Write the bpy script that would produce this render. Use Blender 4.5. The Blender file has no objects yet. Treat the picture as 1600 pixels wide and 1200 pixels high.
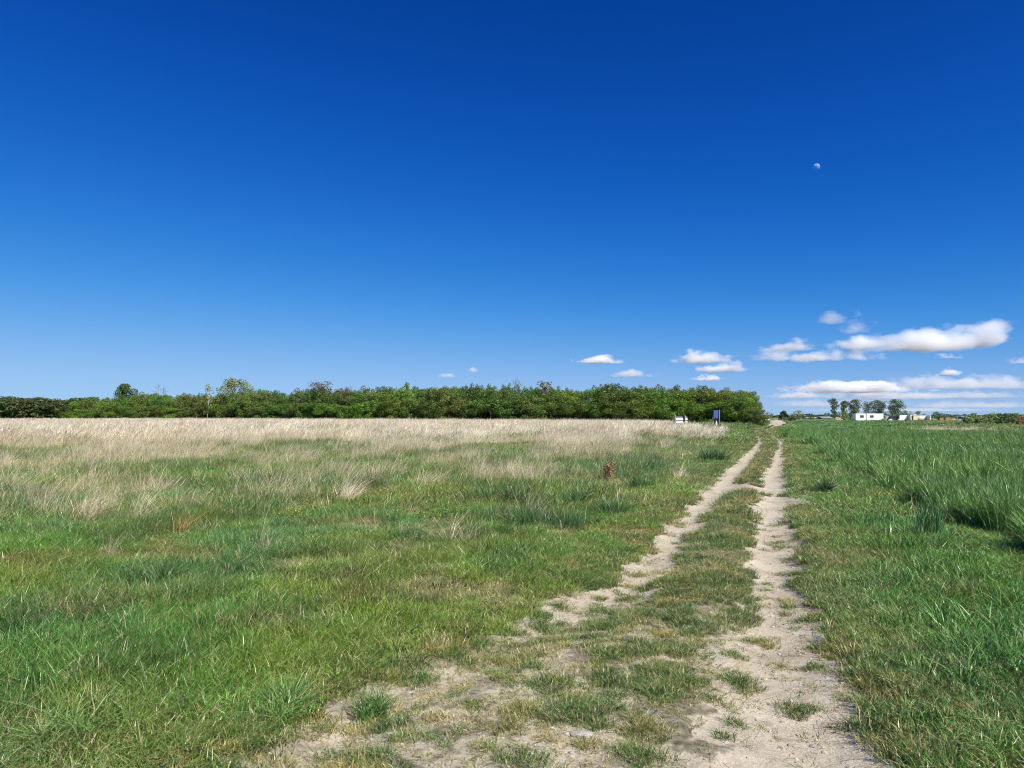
import bpy, bmesh, math, random
import numpy as np
from mathutils import Vector, Matrix

R = math.radians
scene = bpy.context.scene
C = scene.collection

# ------------------------------------------------------------------ camera, sky, sun, exposure
EYE = 1.63            # eye height of the photographer, metres
F = 1120.0            # focal length in pixels of a 1600 px wide frame
HOR = 649.0           # image row of the true horizon
cam_d = bpy.data.cameras.new('camera'); cam_d.sensor_width = 36; cam_d.lens = 36 * F / 1600
cam_d.clip_start = 0.1; cam_d.clip_end = 200000
cam = bpy.data.objects.new('camera', cam_d); C.objects.link(cam); scene.camera = cam
cam.location = (0, 0, EYE); cam.rotation_euler = (R(90) + math.atan((HOR - 600) / F), 0, 0)

SUN_EL, SUN_AZ = R(43), R(138)
world = bpy.data.worlds.new('World'); scene.world = world; world.use_nodes = True
wt = world.node_tree; wbg = wt.nodes['Background']
sky = wt.nodes.new('ShaderNodeTexSky'); sky.sky_type = 'NISHITA'; sky.sun_disc = False
sky.sun_elevation = SUN_EL; sky.sun_rotation = SUN_AZ
sky.altitude = 0; sky.air_density = 0.6; sky.dust_density = 0.0; sky.ozone_density = 10
sep = wt.nodes.new('ShaderNodeSeparateColor'); com = wt.nodes.new('ShaderNodeCombineColor')
wt.links.new(sky.outputs[0], sep.inputs[0])
# the phone's deep, saturated rendering of a clear sky: one tone response for the whole dome
SKY_GAIN = 10.0 / 1.62
for i, (gam, knee, top) in enumerate(((3.0, 2.06, .38), (1.78, 3.5, .74), (1.8, 3.3, 1.0))):
    def wm(op, a, b):
        n = wt.nodes.new('ShaderNodeMath'); n.operation = op
        for k, v in enumerate((a, b)):
            if isinstance(v, float): n.inputs[k].default_value = v
            else: wt.links.new(v, n.inputs[k])
        return n.outputs[0]
    p = wm('POWER', sep.outputs[i], gam)
    q = wm('MULTIPLY', wm('DIVIDE', p, wm('ADD', p, knee ** gam)), top * SKY_GAIN)
    wt.links.new(q, com.inputs[i])
wt.links.new(com.outputs[0], wbg.inputs[0]); wbg.inputs[1].default_value = 0.1

sd = bpy.data.lights.new('sun', 'SUN'); sd.energy = 5.0; sd.angle = R(0.53); sd.color = (1.0, 0.955, 0.875)
sun = bpy.data.objects.new('sun', sd); C.objects.link(sun)
to_sun = Vector((math.sin(SUN_AZ) * math.cos(SUN_EL), math.cos(SUN_AZ) * math.cos(SUN_EL), math.sin(SUN_EL)))
sun.rotation_euler = to_sun.to_track_quat('Z', 'Y').to_euler()
vs = scene.view_settings
vs.view_transform = 'Standard'; vs.look = 'None'; vs.exposure = 0.70; vs.gamma = 1.0; vs.use_curve_mapping = False
cy = scene.cycles
cy.max_bounces = 24; cy.diffuse_bounces = 2; cy.glossy_bounces = 2; cy.transmission_bounces = 4
cy.transparent_max_bounces = 12; cy.volume_bounces = 24
cy.volume_max_steps = 256
cy.use_denoising = True; cy.denoising_prefilter = 'NONE'; cy.filter_width = 1.1
cy.sample_clamp_indirect = 2; cy.use_light_tree = False

# ------------------------------------------------------------------ small helpers
rng = np.random.default_rng(7)

def hash2(ix, iy, seed):
    h = (ix.astype(np.int64) * 374761393 + iy.astype(np.int64) * 668265263 + seed * 1442695041) & 0xffffffff
    h = ((h ^ (h >> 13)) * 1274126177) & 0xffffffff
    h = ((h ^ (h >> 16)) * 2246822519) & 0xffffffff
    return ((h ^ (h >> 15)) & 0xffffff) / float(0xffffff)

def vn(x, y, size, seed=0):
    x = np.asarray(x, float) / size; y = np.asarray(y, float) / size
    ix, iy = np.floor(x), np.floor(y); fx, fy = x - ix, y - iy
    fx = fx * fx * (3 - 2 * fx); fy = fy * fy * (3 - 2 * fy)
    a, b = hash2(ix, iy, seed), hash2(ix + 1, iy, seed)
    c, d = hash2(ix, iy + 1, seed), hash2(ix + 1, iy + 1, seed)
    return (a * (1 - fx) + b * fx) * (1 - fy) + (c * (1 - fx) + d * fx) * fy

def fbm(x, y, size, seed=0, oct=3):
    s, a, t = 0, 1.0, 0
    for o in range(oct):
        s = s + a * vn(x + 17.3 * o, y - 9.1 * o, size / 2 ** o, seed + o * 31); t += a; a *= 0.55
    return s / t

def sm(a, b, x):
    t = np.clip((np.asarray(x, float) - a) / (b - a), 0, 1)
    return t * t * (3 - 2 * t)

def px(x, dist):
    """lateral position of the picture column x at a given distance"""
    return (x - 800) / F * dist

def hz(y, dist):
    """height of the picture row y at a given distance"""
    return EYE + (HOR - y) / F * dist

def mesh_np(name, verts, faces_list, mat=None, smooth=False):
    """faces_list: list of int arrays (n, k)"""
    me = bpy.data.meshes.new(name)
    verts = np.asarray(verts, np.float32)
    me.vertices.add(len(verts)); me.vertices.foreach_set('co', verts.ravel())
    loops = np.concatenate([f.ravel() for f in faces_list]).astype(np.int32)
    tot = np.concatenate([np.full(len(f), f.shape[1], np.int32) for f in faces_list])
    st = np.concatenate([[0], np.cumsum(tot)[:-1]]).astype(np.int32)
    me.loops.add(len(loops)); me.loops.foreach_set('vertex_index', loops)
    me.polygons.add(len(tot)); me.polygons.foreach_set('loop_start', st)
    me.polygons.foreach_set('use_smooth', np.full(len(tot), smooth))
    if mat: me.materials.append(mat)
    me.update(calc_edges=True)
    return me

def attr(me, name, typ, vals, domain='POINT'):
    a = me.attributes.new(name, typ, domain)
    key = {'FLOAT': 'value', 'INT': 'value', 'FLOAT_VECTOR': 'vector'}[typ]
    v = np.asarray(vals, np.int32 if typ == 'INT' else np.float32)
    a.data.foreach_set(key, v.ravel())

def link(name, data, parent=None):
    o = bpy.data.objects.new(name, data); C.objects.link(o)
    if parent: o.parent = parent
    return o

def tag(o, label=None, cat=None, group=None, kind=None):
    if label: o['label'] = label
    if cat: o['category'] = cat
    if group: o['group'] = group
    if kind: o['kind'] = kind
    return o

def thing(name, label, cat, loc=(0, 0, 0), rz=0, group=None):
    o = link(name, None); o.location = loc; o.rotation_euler = (0, 0, rz); o.empty_display_size = 0.3
    return tag(o, label, cat, group)

def copy_tree(o, parent=None):
    c = o.copy(); C.objects.link(c); c.parent = parent
    for ch in o.children: copy_tree(ch, c)
    return c

# ------------------------------------------------------------------ materials
def new_mat(name):
    m = bpy.data.materials.new(name); m.use_nodes = True
    nt = m.node_tree; nt.nodes.clear()
    out = nt.nodes.new('ShaderNodeOutputMaterial')
    return m, nt, out

def N(nt, typ, **kw):
    n = nt.nodes.new(typ)
    for k, v in kw.items(): setattr(n, k, v)
    return n

def mathn(nt, op, a, b=None, c=None, clamp=False):
    n = nt.nodes.new('ShaderNodeMath'); n.operation = op; n.use_clamp = clamp
    for i, v in enumerate((a, b, c)):
        if v is None: continue
        if isinstance(v, (int, float)): n.inputs[i].default_value = v
        else: nt.links.new(v, n.inputs[i])
    return n.outputs[0]

def mixc(nt, fac, a, b, typ='MIX'):
    n = nt.nodes.new('ShaderNodeMix'); n.data_type = 'RGBA'; n.blend_type = typ
    for sock, v in ((n.inputs[0], fac), (n.inputs[6], a), (n.inputs[7], b)):
        if isinstance(v, (int, float)): sock.default_value = v
        elif isinstance(v, tuple): sock.default_value = (*v, 1)
        else: nt.links.new(v, sock)
    return n.outputs[2]

def vegetation_mat(name, source, trans=0.35, gloss=0.04, rough=0.45, straw=(0.42, 0.33, 0.17)):
    """leaf or blade: diffuse + light through the leaf + a faint sheen. Colour of the clump from the plant itself,
    per-blade tone and dryness from the mesh."""
    m, nt, out = new_mat(name)
    if source == 'INSTANCER':
        a = N(nt, 'ShaderNodeAttribute', attribute_type='INSTANCER', attribute_name='col'); col = a.outputs['Vector']
    else:
        col = N(nt, 'ShaderNodeObjectInfo').outputs['Color']
    tone = N(nt, 'ShaderNodeAttribute', attribute_name='tone').outputs['Fac']
    dry = N(nt, 'ShaderNodeAttribute', attribute_name='dry').outputs['Fac']
    k = mathn(nt, 'MULTIPLY_ADD', tone, 1.1, 0.45)
    v = N(nt, 'ShaderNodeVectorMath', operation='SCALE'); nt.links.new(col, v.inputs[0]); nt.links.new(k, v.inputs[3])
    c = mixc(nt, dry, v.outputs[0], straw)
    d = N(nt, 'ShaderNodeBsdfDiffuse'); t = N(nt, 'ShaderNodeBsdfTranslucent'); g = N(nt, 'ShaderNodeBsdfGlossy')
    g.inputs['Roughness'].default_value = rough; g.inputs['Color'].default_value = (1, .97, .88, 1)
    tc = mixc(nt, 0.5, c, mixc(nt, 1.0, c, (1.15, 1.2, 0.6), 'MULTIPLY'))
    nt.links.new(c, d.inputs[0]); nt.links.new(tc, t.inputs[0])
    m1 = N(nt, 'ShaderNodeMixShader'); m1.inputs[0].default_value = trans
    nt.links.new(d.outputs[0], m1.inputs[1]); nt.links.new(t.outputs[0], m1.inputs[2])
    m2 = N(nt, 'ShaderNodeMixShader'); m2.inputs[0].default_value = gloss
    nt.links.new(m1.outputs[0], m2.inputs[1]); nt.links.new(g.outputs[0], m2.inputs[2])
    nt.links.new(m2.outputs[0], out.inputs[0])
    return m

def solid_mat(name, col, rough=0.7, noise=0.15, scale=3.0, col2=None, bump=0.0, spec=0.3):
    m, nt, out = new_mat(name)
    b = N(nt, 'ShaderNodeBsdfPrincipled'); b.inputs['Roughness'].default_value = rough
    b.inputs['Specular IOR Level'].default_value = spec
    tc = N(nt, 'ShaderNodeTexCoord'); nz = N(nt, 'ShaderNodeTexNoise'); nz.inputs['Scale'].default_value = scale; nz.inputs['Detail'].default_value = 6
    nt.links.new(tc.outputs['Object'], nz.inputs['Vector'])
    r = N(nt, 'ShaderNodeValToRGB'); r.color_ramp.elements[0].position = 0.3; r.color_ramp.elements[1].position = 0.7
    c2 = col2 or tuple(c * (1 - noise) for c in col)
    r.color_ramp.elements[0].color = (*c2, 1); r.color_ramp.elements[1].color = (*col, 1)
    nt.links.new(nz.outputs[0], r.inputs[0]); nt.links.new(r.outputs[0], b.inputs['Base Color'])
    if bump:
        bp = N(nt, 'ShaderNodeBump'); bp.inputs['Strength'].default_value = bump; bp.inputs['Distance'].default_value = 0.05
        nt.links.new(nz.outputs[0], bp.inputs['Height']); nt.links.new(bp.outputs[0], b.inputs['Normal'])
    nt.links.new(b.outputs[0], out.inputs[0])
    return m

M_BLADE = vegetation_mat('grass_blades', 'INSTANCER', 0.13, 0.05, 0.42)
M_STRAW = vegetation_mat('straw_blades', 'INSTANCER', 0.40, 0.02, 0.6, (0.56, 0.47, 0.33))
M_TUFT = vegetation_mat('tuft_blades', 'OBJECT', 0.13, 0.05, 0.42)
M_LEAF = vegetation_mat('leaves', 'OBJECT', 0.40, 0.03, 0.5, (0.16, 0.11, 0.06))
M_BARK = solid_mat('bark', (0.16, 0.13, 0.10), 0.9, 0.5, 6)
M_BARK_PALE = solid_mat('pale_bark', (0.46, 0.43, 0.38), 0.9, 0.45, 4)
M_TWIG = solid_mat('twigs', (0.17, 0.14, 0.12), 0.9, 0.3, 3)

# ------------------------------------------------------------------ layout of the place
# the two wheel ruts and the crop edge, as y -> x curves (metres, camera at the origin looking along +y)
LY = [-6, 3.57, 4.14, 4.67, 5.35, 6.06, 7.27, 9.08, 12.1, 16.4, 21.2, 29.9, 44.5, 58.9, 80, 112, 160, 230, 320]
LX = [-5.6, -1.02, -.74, -.42, .0, .55, 1.2, 1.95, 3.03, 4.75, 6.55, 9.88, 15.4, 20.0, 26.9, 39.6, 58.5, 84, 121]
RY = [-6, 3.57, 4.05, 4.55, 5.2, 6.06, 7.27, 9.08, 12.1, 16.4, 21.2, 29.9, 44.5, 58.9, 80, 112, 160, 230, 320]
RX = [-3.2, 1.50, 1.62, 1.73, 1.93, 2.19, 2.6, 3.28, 4.36, 6.0, 7.74, 11.1, 16.7, 21.3, 28.3, 41.2, 60.2, 86, 124]
CY = [-6, 3.3, 7.6, 10.2, 16.5, 25.7, 44.5, 62, 75]
CX = [2.6, 4.7, 5.7, 6.3, 8.3, 11.5, 17.9, 23.6, 28.0]
def dL(x, y): return (x - np.interp(y, LY, LX)) * 0.94
def dR(x, y): return (x - np.interp(y, RY, RX)) * 0.94
def crop_d(x, y):
    e = np.interp(y, CY, CX) + (fbm(x, y, 1.6, 90) - .5) * 1.1
    return (x - e) * 0.94
def crop_far(x): return 66 - np.clip(x - 25, -4, 60) * 1.35 + (vn(x, x * 0, 5, 3) - .5) * 2

def sand_mask(x, y):
    n1, n2, n3 = fbm(x, y, 0.9, 1), fbm(x, y, 0.28, 2), fbm(x, y, 2.5, 3)
    l, r = dL(x, y), dR(x, y)
    near = 1 - sm(5.0, 7.6, y)
    wl = 0.27 + 0.16 * (n3 - .5) + .012 * np.clip(y - 10, 0, 20) * .3
    n4 = fbm(x, y, 0.11, 4)
    wl = wl * (1 + 1.2 * sm(70, 150, y))
    wr = 0.29 + 0.16 * (n3 - .5) + 0.04 * (1 - sm(4.2, 8.5, y)) + .3 * sm(70, 150, y)
    jit = (n2 - .5) * .42 + (n1 - .5) * .35 + (n4 - .5) * .30
    wl = wl + .10 * sm(5.2, 5.8, y) * (1 - sm(6.8, 7.8, y))
    a = 1 - sm(wl * .75, wl * 1.25, np.abs(l) + jit)
    a = a * (1 - .5 * near * (1 - sm(.44, .56, n1)))
    b = 1 - sm(wr * .75, wr * 1.25, np.abs(r) + jit)
    b = b * (1 - .35 * (1 - sm(4.2, 5.6, y)) * (1 - sm(.46, .58, .5 * n1 + .5 * n2)))
    inside = sm(-.45, .05, l + jit * .8) * (1 - sm(.12, .48, r + jit * .6))
    toright = sm(-1.0, .6, r)
    worn = near * inside * (.40 + .50 * sm(.42, .57, .25 * n1 + .40 * n2 + .35 * n4 + .07 * toright))
    bx, by = (x - 4.9) / 1.5, (y - 16.2) / 1.15
    blob = 1 - sm(.6, 1.1, np.sqrt(bx * bx + by * by) + (n2 - .5) * 1.0 + (n1 - .5) * .7)
    bx, by = (x - 5.7) / .8, (y - 13.8) / 1.0
    blob = np.maximum(blob, 1 - sm(.6, 1.1, np.sqrt(bx * bx + by * by) + (n2 - .5) * 1.0))
    fade = 1 - sm(60, 63, y) * (1 - sm(66, 72, y)) * .6
    return np.clip(np.maximum.reduce([a, b, worn, blob]) * fade, 0, 1)

def dryness(x, y):
    """0 green meadow .. 1 tall bleached grass (left of the track only)"""
    edge = np.clip(58 + 0.62 * x, 33, 67)
    n = fbm(x, y * .6, 7, 11) - .5
    n2 = fbm(x, y * .7, 2.2, 12) - .5
    q = y - edge + n * 26 + n2 * 12
    t = sm(-14, 3, q)
    mid = sm(11, 19, y - .30 * x + n * 14) * np.clip(sm(.43, .60, fbm(x, y * .55, 2.0, 13)) * (.50 + .50 * sm(-34, -8, q)), 0, 1)
    side = 1 - sm(-5.5, -2.2, dL(x, y) + n2 * 2.5 + 9 * sm(62, 85, y))
    return np.maximum(t, mid) * side

def height_at(x, y):
    z = (fbm(x, y, 3.0, 21) - .5) * 0.10 * sm(1.0, 4, np.hypot(x, y)) + (fbm(x, y, .5, 22) - .5) * 0.035
    l, r = dL(x, y), dR(x, y)
    s = sand_mask(x, y)
    rut = np.exp(-(l / .34) ** 2) + np.exp(-(r / .36) ** 2)
    z = z + ((fbm(x, y, .9, 24) - .5) * .13 + (fbm(x, y, .42, 25) - .5) * .09) * sm(-.5, -2.0, l) * sm(1.5, 4, np.hypot(x, y))
    z = z - 0.065 * rut + .025 * (np.exp(-((np.abs(l) - .55) / .2) ** 2) + np.exp(-((np.abs(r) - .55) / .2) ** 2)) * sm(5, 8, y) - 0.02 * s + (fbm(x, y, .16, 23) - .5) * 0.016 * s
    far = sm(90, 400, np.hypot(x, y))
    return z * (1 - far)

# ------------------------------------------------------------------ ground and track (one seamless sheet, split by face)
def ground_mat():
    m, nt, out = new_mat('earth')
    b = N(nt, 'ShaderNodeBsdfPrincipled'); b.inputs['Roughness'].default_value = 0.95; b.inputs['Specular IOR Level'].default_value = 0.1
    pos = N(nt, 'ShaderNodeNewGeometry').outputs['Position']
    def noise(scale, det=5, rough=.6):
        n = N(nt, 'ShaderNodeTexNoise'); n.inputs['Scale'].default_value = scale; n.inputs['Detail'].default_value = det; n.inputs['Roughness'].default_value = rough
        nt.links.new(pos, n.inputs['Vector']); return n.outputs[0]
    def ramp(f, stops):
        r = N(nt, 'ShaderNodeValToRGB'); e = r.color_ramp.elements
        while len(e) < len(stops): e.new(0.5)
        for el, (p, c) in zip(e, stops): el.position = p; el.color = (*c, 1)
        nt.links.new(f, r.inputs[0]); return r.outputs[0]
    A = lambda n: N(nt, 'ShaderNodeAttribute', attribute_name=n).outputs['Fac']
    sand_c = ramp(noise(2.2, 8), [(.25, (.32, .278, .208)), (.5, (.425, .374, .288)), (.75, (.49, .442, .355))])
    sand_c = mixc(nt, 1.0, sand_c, ramp(noise(45, 4, .7), [(.3, (.80, .79, .77)), (.55, (1, 1, 1)), (.8, (1.08, 1.07, 1.05))]), 'MULTIPLY')
    sand_c = mixc(nt, ramp(noise(9, 6), [(.56, (0, 0, 0)), (.66, (.6, .6, .6))]), sand_c, (.22, .185, .14))
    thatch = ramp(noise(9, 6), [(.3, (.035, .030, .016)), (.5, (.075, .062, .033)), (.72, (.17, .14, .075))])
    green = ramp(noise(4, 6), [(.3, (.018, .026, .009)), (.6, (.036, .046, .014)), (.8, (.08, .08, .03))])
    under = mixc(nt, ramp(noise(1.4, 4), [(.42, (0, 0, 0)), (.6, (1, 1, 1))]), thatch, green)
    dryc = ramp(noise(.8, 6), [(.3, (.36, .29, .17)), (.7, (.56, .47, .30))])
    under = mixc(nt, A('straw'), under, dryc)
    soil = ramp(noise(6, 6), [(.3, (.07, .06, .035)), (.7, (.14, .11, .07))])
    under = mixc(nt, A('soil'), under, soil)
    farc = ramp(noise(.035, 8), [(.3, (.075, .15, .045)), (.5, (.095, .17, .05)), (.7, (.16, .19, .065))])
    under = mixc(nt, A('far'), under, farc)
    s = mathn(nt, 'ADD', A('sand'), mathn(nt, 'MULTIPLY_ADD', noise(22, 5), .5, -.25))
    s = mathn(nt, 'SMOOTHSTEP', s, .30, .62) if False else ramp(s, [(.30, (0, 0, 0)), (.60, (1, 1, 1))])
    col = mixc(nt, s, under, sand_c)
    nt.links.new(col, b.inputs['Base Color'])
    bp = N(nt, 'ShaderNodeBump'); bp.inputs['Strength'].default_value = 0.7; bp.inputs['Distance'].default_value = 0.012
    nt.links.new(mathn(nt, 'ADD', noise(60, 5, .7), mathn(nt, 'MULTIPLY', noise(18, 3), 1.4)), bp.inputs['Height']); nt.links.new(bp.outputs[0], b.inputs['Normal'])
    nt.links.new(b.outputs[0], out.inputs[0])
    return m
M_EARTH = ground_mat()

ang = np.concatenate([np.arange(-50, 50.01, 0.27), np.arange(55, 306, 5.0)])
ang = np.radians(ang)
rad = [0.25, .6, 1.0, 1.4]
while rad[-1] < 60: rad.append(rad[-1] * (1.0085 if 3 < rad[-1] < 14 else 1.0125))
while rad[-1] < 9000: rad.append(rad[-1] * 1.07)
rad = np.array(rad)
gx = (rad[:, None] * np.sin(ang)[None]).ravel(); gy = (rad[:, None] * np.cos(ang)[None]).ravel()
gz = height_at(gx, gy)
nr, na = len(rad), len(ang)
I, J = np.meshgrid(np.arange(nr - 1), np.arange(na), indexing='ij')
J2 = (J + 1) % na
quads = np.stack([I * na + J, (I + 1) * na + J, (I + 1) * na + J2, I * na + J2], -1).reshape(-1, 4)[:, ::-1]
gs = sand_mask(gx, gy)
fc = quads.mean(1)
fx, fy = gx[quads].mean(1), gy[quads].mean(1)
fs = gs[quads].max(1)
track_face = (fs > .12) & (dL(fx, fy) > -1.3) & (dR(fx, fy) < 1.5) & (fy > -6) & (fy < 330)
att = {'sand': gs, 'straw': dryness(gx, gy) * .9, 'soil': sm(-.3, .3, crop_d(gx, gy)) * (gy < crop_far(gx)), 'far': sm(66, 110, np.hypot(gx, gy)) * (gx > 25 + (gy - 60) * .37) + sm(200, 300, np.hypot(gx, gy)) * (gx <= 25 + (gy - 60) * .37)}
def sheet(name, sel):
    f = quads[sel]; used = np.unique(f); remap = np.zeros(len(gx), np.int64); remap[used] = np.arange(len(used))
    me = mesh_np(name, np.stack([gx[used], gy[used], gz[used]], 1), [remap[f]], M_EARTH, True)
    for k, v in att.items(): attr(me, k, 'FLOAT', v[used])
    return tag(link(name, me), kind='structure')
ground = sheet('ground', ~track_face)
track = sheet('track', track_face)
tag(ground, 'flat meadow and field ground under the grass'); tag(track, 'sandy farm track with two wheel ruts')

# ------------------------------------------------------------------ blades and scattering
def blades(n, radius, h, hvar, width, lean, wind=0.0, seed=0, profile=(1, .85, .5, 0), dryfrac=0.1, spread=1.0, ts=(0, .4, .75, 1), clumps=0, clump_r=.06):
    """n grass blades growing from a small disc; returns verts, faces, tone, dry"""
    g = np.random.default_rng(seed)
    a = g.uniform(0, 2 * np.pi, n); rr = radius * np.sqrt(g.uniform(0, 1, n))
    bx, by = rr * np.cos(a), rr * np.sin(a)
    az = a + g.normal(0, .9, n)
    hh = h * np.clip(1 + hvar * g.normal(0, 1, n), .35, 1.9)
    if clumps:                                     # several tufts side by side, each opening outwards from its own heart
        ca, cr = g.uniform(0, 2 * np.pi, clumps), radius * np.sqrt(g.uniform(0, 1, clumps))
        which = g.integers(0, clumps, n); rr = clump_r * np.abs(g.normal(0, 1, n))
        bx = cr[which] * np.cos(ca[which]) + rr * np.cos(a); by = cr[which] * np.sin(ca[which]) + rr * np.sin(a)
        hh = hh * g.uniform(.65, 1.3, clumps)[which]
    ln = np.abs(g.normal(lean, lean * .5, n)) * spread
    ux, uy = np.cos(az) * ln + wind, np.sin(az) * ln + wind * .15
    w = width * g.uniform(.7, 1.3, n)
    fa = g.uniform(0, np.pi, n); sx, sy = np.cos(fa), np.sin(fa)
    V = []; k = len(ts)
    curl = g.uniform(1.3, 2.2, n)
    for t, p in zip(ts, profile):
        ox, oy = bx + hh * ux * t ** curl, by + hh * uy * t ** curl
        bend = np.sqrt(ux * ux + uy * uy)
        oz = hh * t * (1 - .28 * np.minimum(bend, 1.6) * t) - .01 * (t == 0)
        hw = w * p * .5
        V.append(np.stack([ox - sx * hw, oy - sy * hw, oz], -1)); V.append(np.stack([ox + sx * hw, oy + sy * hw, oz], -1))
    V = np.stack(V, 1)                                   # n, 2k, 3
    base = np.arange(n)[:, None] * 2 * k
    F4 = np.concatenate([base + np.array([[2 * i, 2 * i + 1, 2 * i + 3, 2 * i + 2]]) for i in range(k - 1)], 0)
    tn = g.uniform(0, 1, n); dp = np.full(n, dryfrac)
    if clumps:
        tn = .5 * tn + .5 * g.uniform(0, 1, clumps)[which]; dp = dp * g.choice([.3, .6, 1., 2.6], clumps)[which]
    tone = np.repeat(tn, 2 * k); dry = np.repeat((g.uniform(0, 1, n) < dp) * g.uniform(.4, 1, n), 2 * k)
    return V.reshape(-1, 3), F4, tone, dry

def blade_mesh(name, mat, *specs):
    Vs, Fs, T, D, off = [], [], [], [], 0
    for s in specs:
        v, f, t, d = blades(**s); Vs.append(v); Fs.append(f + off); T.append(t); D.append(d); off += len(v)
    me = mesh_np(name, np.concatenate(Vs), [np.concatenate(Fs)], mat)
    attr(me, 'tone', 'FLOAT', np.concatenate(T)); attr(me, 'dry', 'FLOAT', np.concatenate(D))
    return me

def proto(name, mat, *specs):
    return bpy.data.objects.new(name, blade_mesh(name, mat, *specs))     # kept out of the scene: only its mesh is scattered

def scatter(name, protos, P, rot, scl, idx, col, label):
    """ONE mass of vegetation: a cloud of points, each growing one of the small tuft meshes"""
    me = bpy.data.meshes.new(name); me.vertices.add(len(P)); me.vertices.foreach_set('co', np.asarray(P, np.float32).ravel())
    attr(me, 'rot', 'FLOAT_VECTOR', rot); attr(me, 'scl', 'FLOAT_VECTOR', scl); attr(me, 'idx', 'INT', idx); attr(me, 'col', 'FLOAT_VECTOR', col)
    o = tag(link(name, me), label, kind='stuff')
    ng = bpy.data.node_groups.new(name + '_growth', 'GeometryNodeTree')
    ng.interface.new_socket('Geometry', in_out='INPUT', socket_type='NodeSocketGeometry')
    ng.interface.new_socket('Geometry', in_out='OUTPUT', socket_type='NodeSocketGeometry')
    nd = ng.nodes; ln = ng.links
    gi, go = nd.new('NodeGroupInput'), nd.new('NodeGroupOutput')
    g2i = nd.new('GeometryNodeGeometryToInstance')
    for p in reversed(protos):
        oi = nd.new('GeometryNodeObjectInfo'); oi.inputs['Object'].default_value = p; oi.inputs['As Instance'].default_value = False
        ln.new(oi.outputs['Geometry'], g2i.inputs[0])
    def na(n, t):
        x = nd.new('GeometryNodeInputNamedAttribute'); x.data_type = t; x.inputs['Name'].default_value = n; return x.outputs['Attribute']
    iop = nd.new('GeometryNodeInstanceOnPoints'); iop.inputs['Pick Instance'].default_value = True
    e2r = nd.new('FunctionNodeEulerToRotation')
    ln.new(na('rot', 'FLOAT_VECTOR'), e2r.inputs[0])
    ln.new(gi.outputs[0], iop.inputs['Points']); ln.new(g2i.outputs[0], iop.inputs['Instance'])
    ln.new(na('idx', 'INT'), iop.inputs['Instance Index']); ln.new(e2r.outputs[0], iop.inputs['Rotation']); ln.new(na('scl', 'FLOAT_VECTOR'), iop.inputs['Scale'])
    ln.new(iop.outputs[0], go.inputs[0])
    print('SCATTER', name, len(P))
    md = o.modifiers.new('growth', 'NODES'); md.node_group = ng
    return o

def wedge(density, r0, r1, a0=-44, a1=44):
    a0, a1 = R(a0), R(a1)
    n = int(density * .5 * (a1 - a0) * (r1 * r1 - r0 * r0))
    r = np.sqrt(rng.uniform(r0 * r0, r1 * r1, n)); a = rng.uniform(a0, a1, n)
    return r * np.sin(a), r * np.cos(a)

def mix(a, b, t):
    t = np.asarray(t)[:, None]; return np.asarray(a) * (1 - t) + np.asarray(b) * t

class Mass:
    def __init__(s): s.P, s.r, s.s, s.i, s.c = [], [], [], [], []
    def add(s, x, y, scale, idx, col, wind=0.0, turn=np.pi, tall=None, z=None):
        n = len(x)
        if n == 0: return
        zz = height_at(x, y) if z is None else z
        s.P.append(np.stack([x, y, zz], 1))
        s.r.append(np.stack([rng.normal(0, .10, n), rng.normal(wind, .10, n), rng.uniform(-turn, turn, n)], 1))
        sc = np.broadcast_to(scale, (n,)); st = sc if tall is None else sc * tall
        s.s.append(np.stack([sc, sc, st], 1)); s.i.append(np.broadcast_to(idx, (n,)).copy()); s.c.append(col)
    def build(s, name, protos, label):
        return scatter(name, protos, np.concatenate(s.P), np.concatenate(s.r), np.concatenate(s.s), np.concatenate(s.i), np.concatenate(s.c), label)

# tuft meshes in three finenesses (near, middle, far)
SHORT = [proto('short_tuft', M_BLADE, dict(n=34, radius=.055, h=.050, hvar=.35, width=.0036, lean=.9, seed=k, dryfrac=.25)) for k in range(4)]
TURF = [proto('turf_patch', M_BLADE, dict(n=200, radius=.17, h=.062, hvar=.35, width=.0042, lean=.8, seed=10 + k, dryfrac=.2, clumps=12, clump_r=.04)) for k in range(4)]
LUSH = [proto('lush_patch', M_BLADE, dict(n=230, radius=.19, h=.092, hvar=.4, width=.0046, lean=.75, wind=.30, seed=20 + k, dryfrac=.07, clumps=12, clump_r=.045),
              dict(n=70, radius=.20, h=.055, hvar=.4, width=.004, lean=1.1, seed=70 + k, dryfrac=.5)) for k in range(8)]
WEED = [proto('weed_patch', M_BLADE, dict(n=120, radius=.16, h=.12, hvar=.4, width=.0065, lean=.7, wind=.12, seed=40 + k, dryfrac=.05, clumps=8, clump_r=.05),
              dict(n=50, radius=.18, h=.06, hvar=.4, width=.005, lean=1.0, seed=50 + k, dryfrac=.3)) for k in range(5)]
LUSH_M = [proto('lush_stretch', M_BLADE, dict(n=330, radius=.42, h=.15, hvar=.45, width=.0080, lean=.65, wind=.28, seed=120 + k, dryfrac=.17, clumps=16, clump_r=.085)) for k in range(6)]
LUSH_F = [proto('lush_field', M_BLADE, dict(n=420, radius=1.2, h=.26, hvar=.4, width=.028, lean=.5, wind=.35, seed=140 + k, dryfrac=.12, clumps=16, clump_r=.28)) for k in range(4)]
DRY_M = [proto('straw_tuft', M_STRAW, dict(n=100, radius=.26, h=.48, hvar=.38, width=.0056, lean=.42, wind=.32, seed=160 + k, dryfrac=.0, profile=(1, .9, .9, .3), clumps=5, clump_r=.07),
               dict(n=80, radius=.30, h=.22, hvar=.4, width=.008, lean=.9, wind=.3, seed=180 + k, dryfrac=.2)) for k in range(6)]
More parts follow.
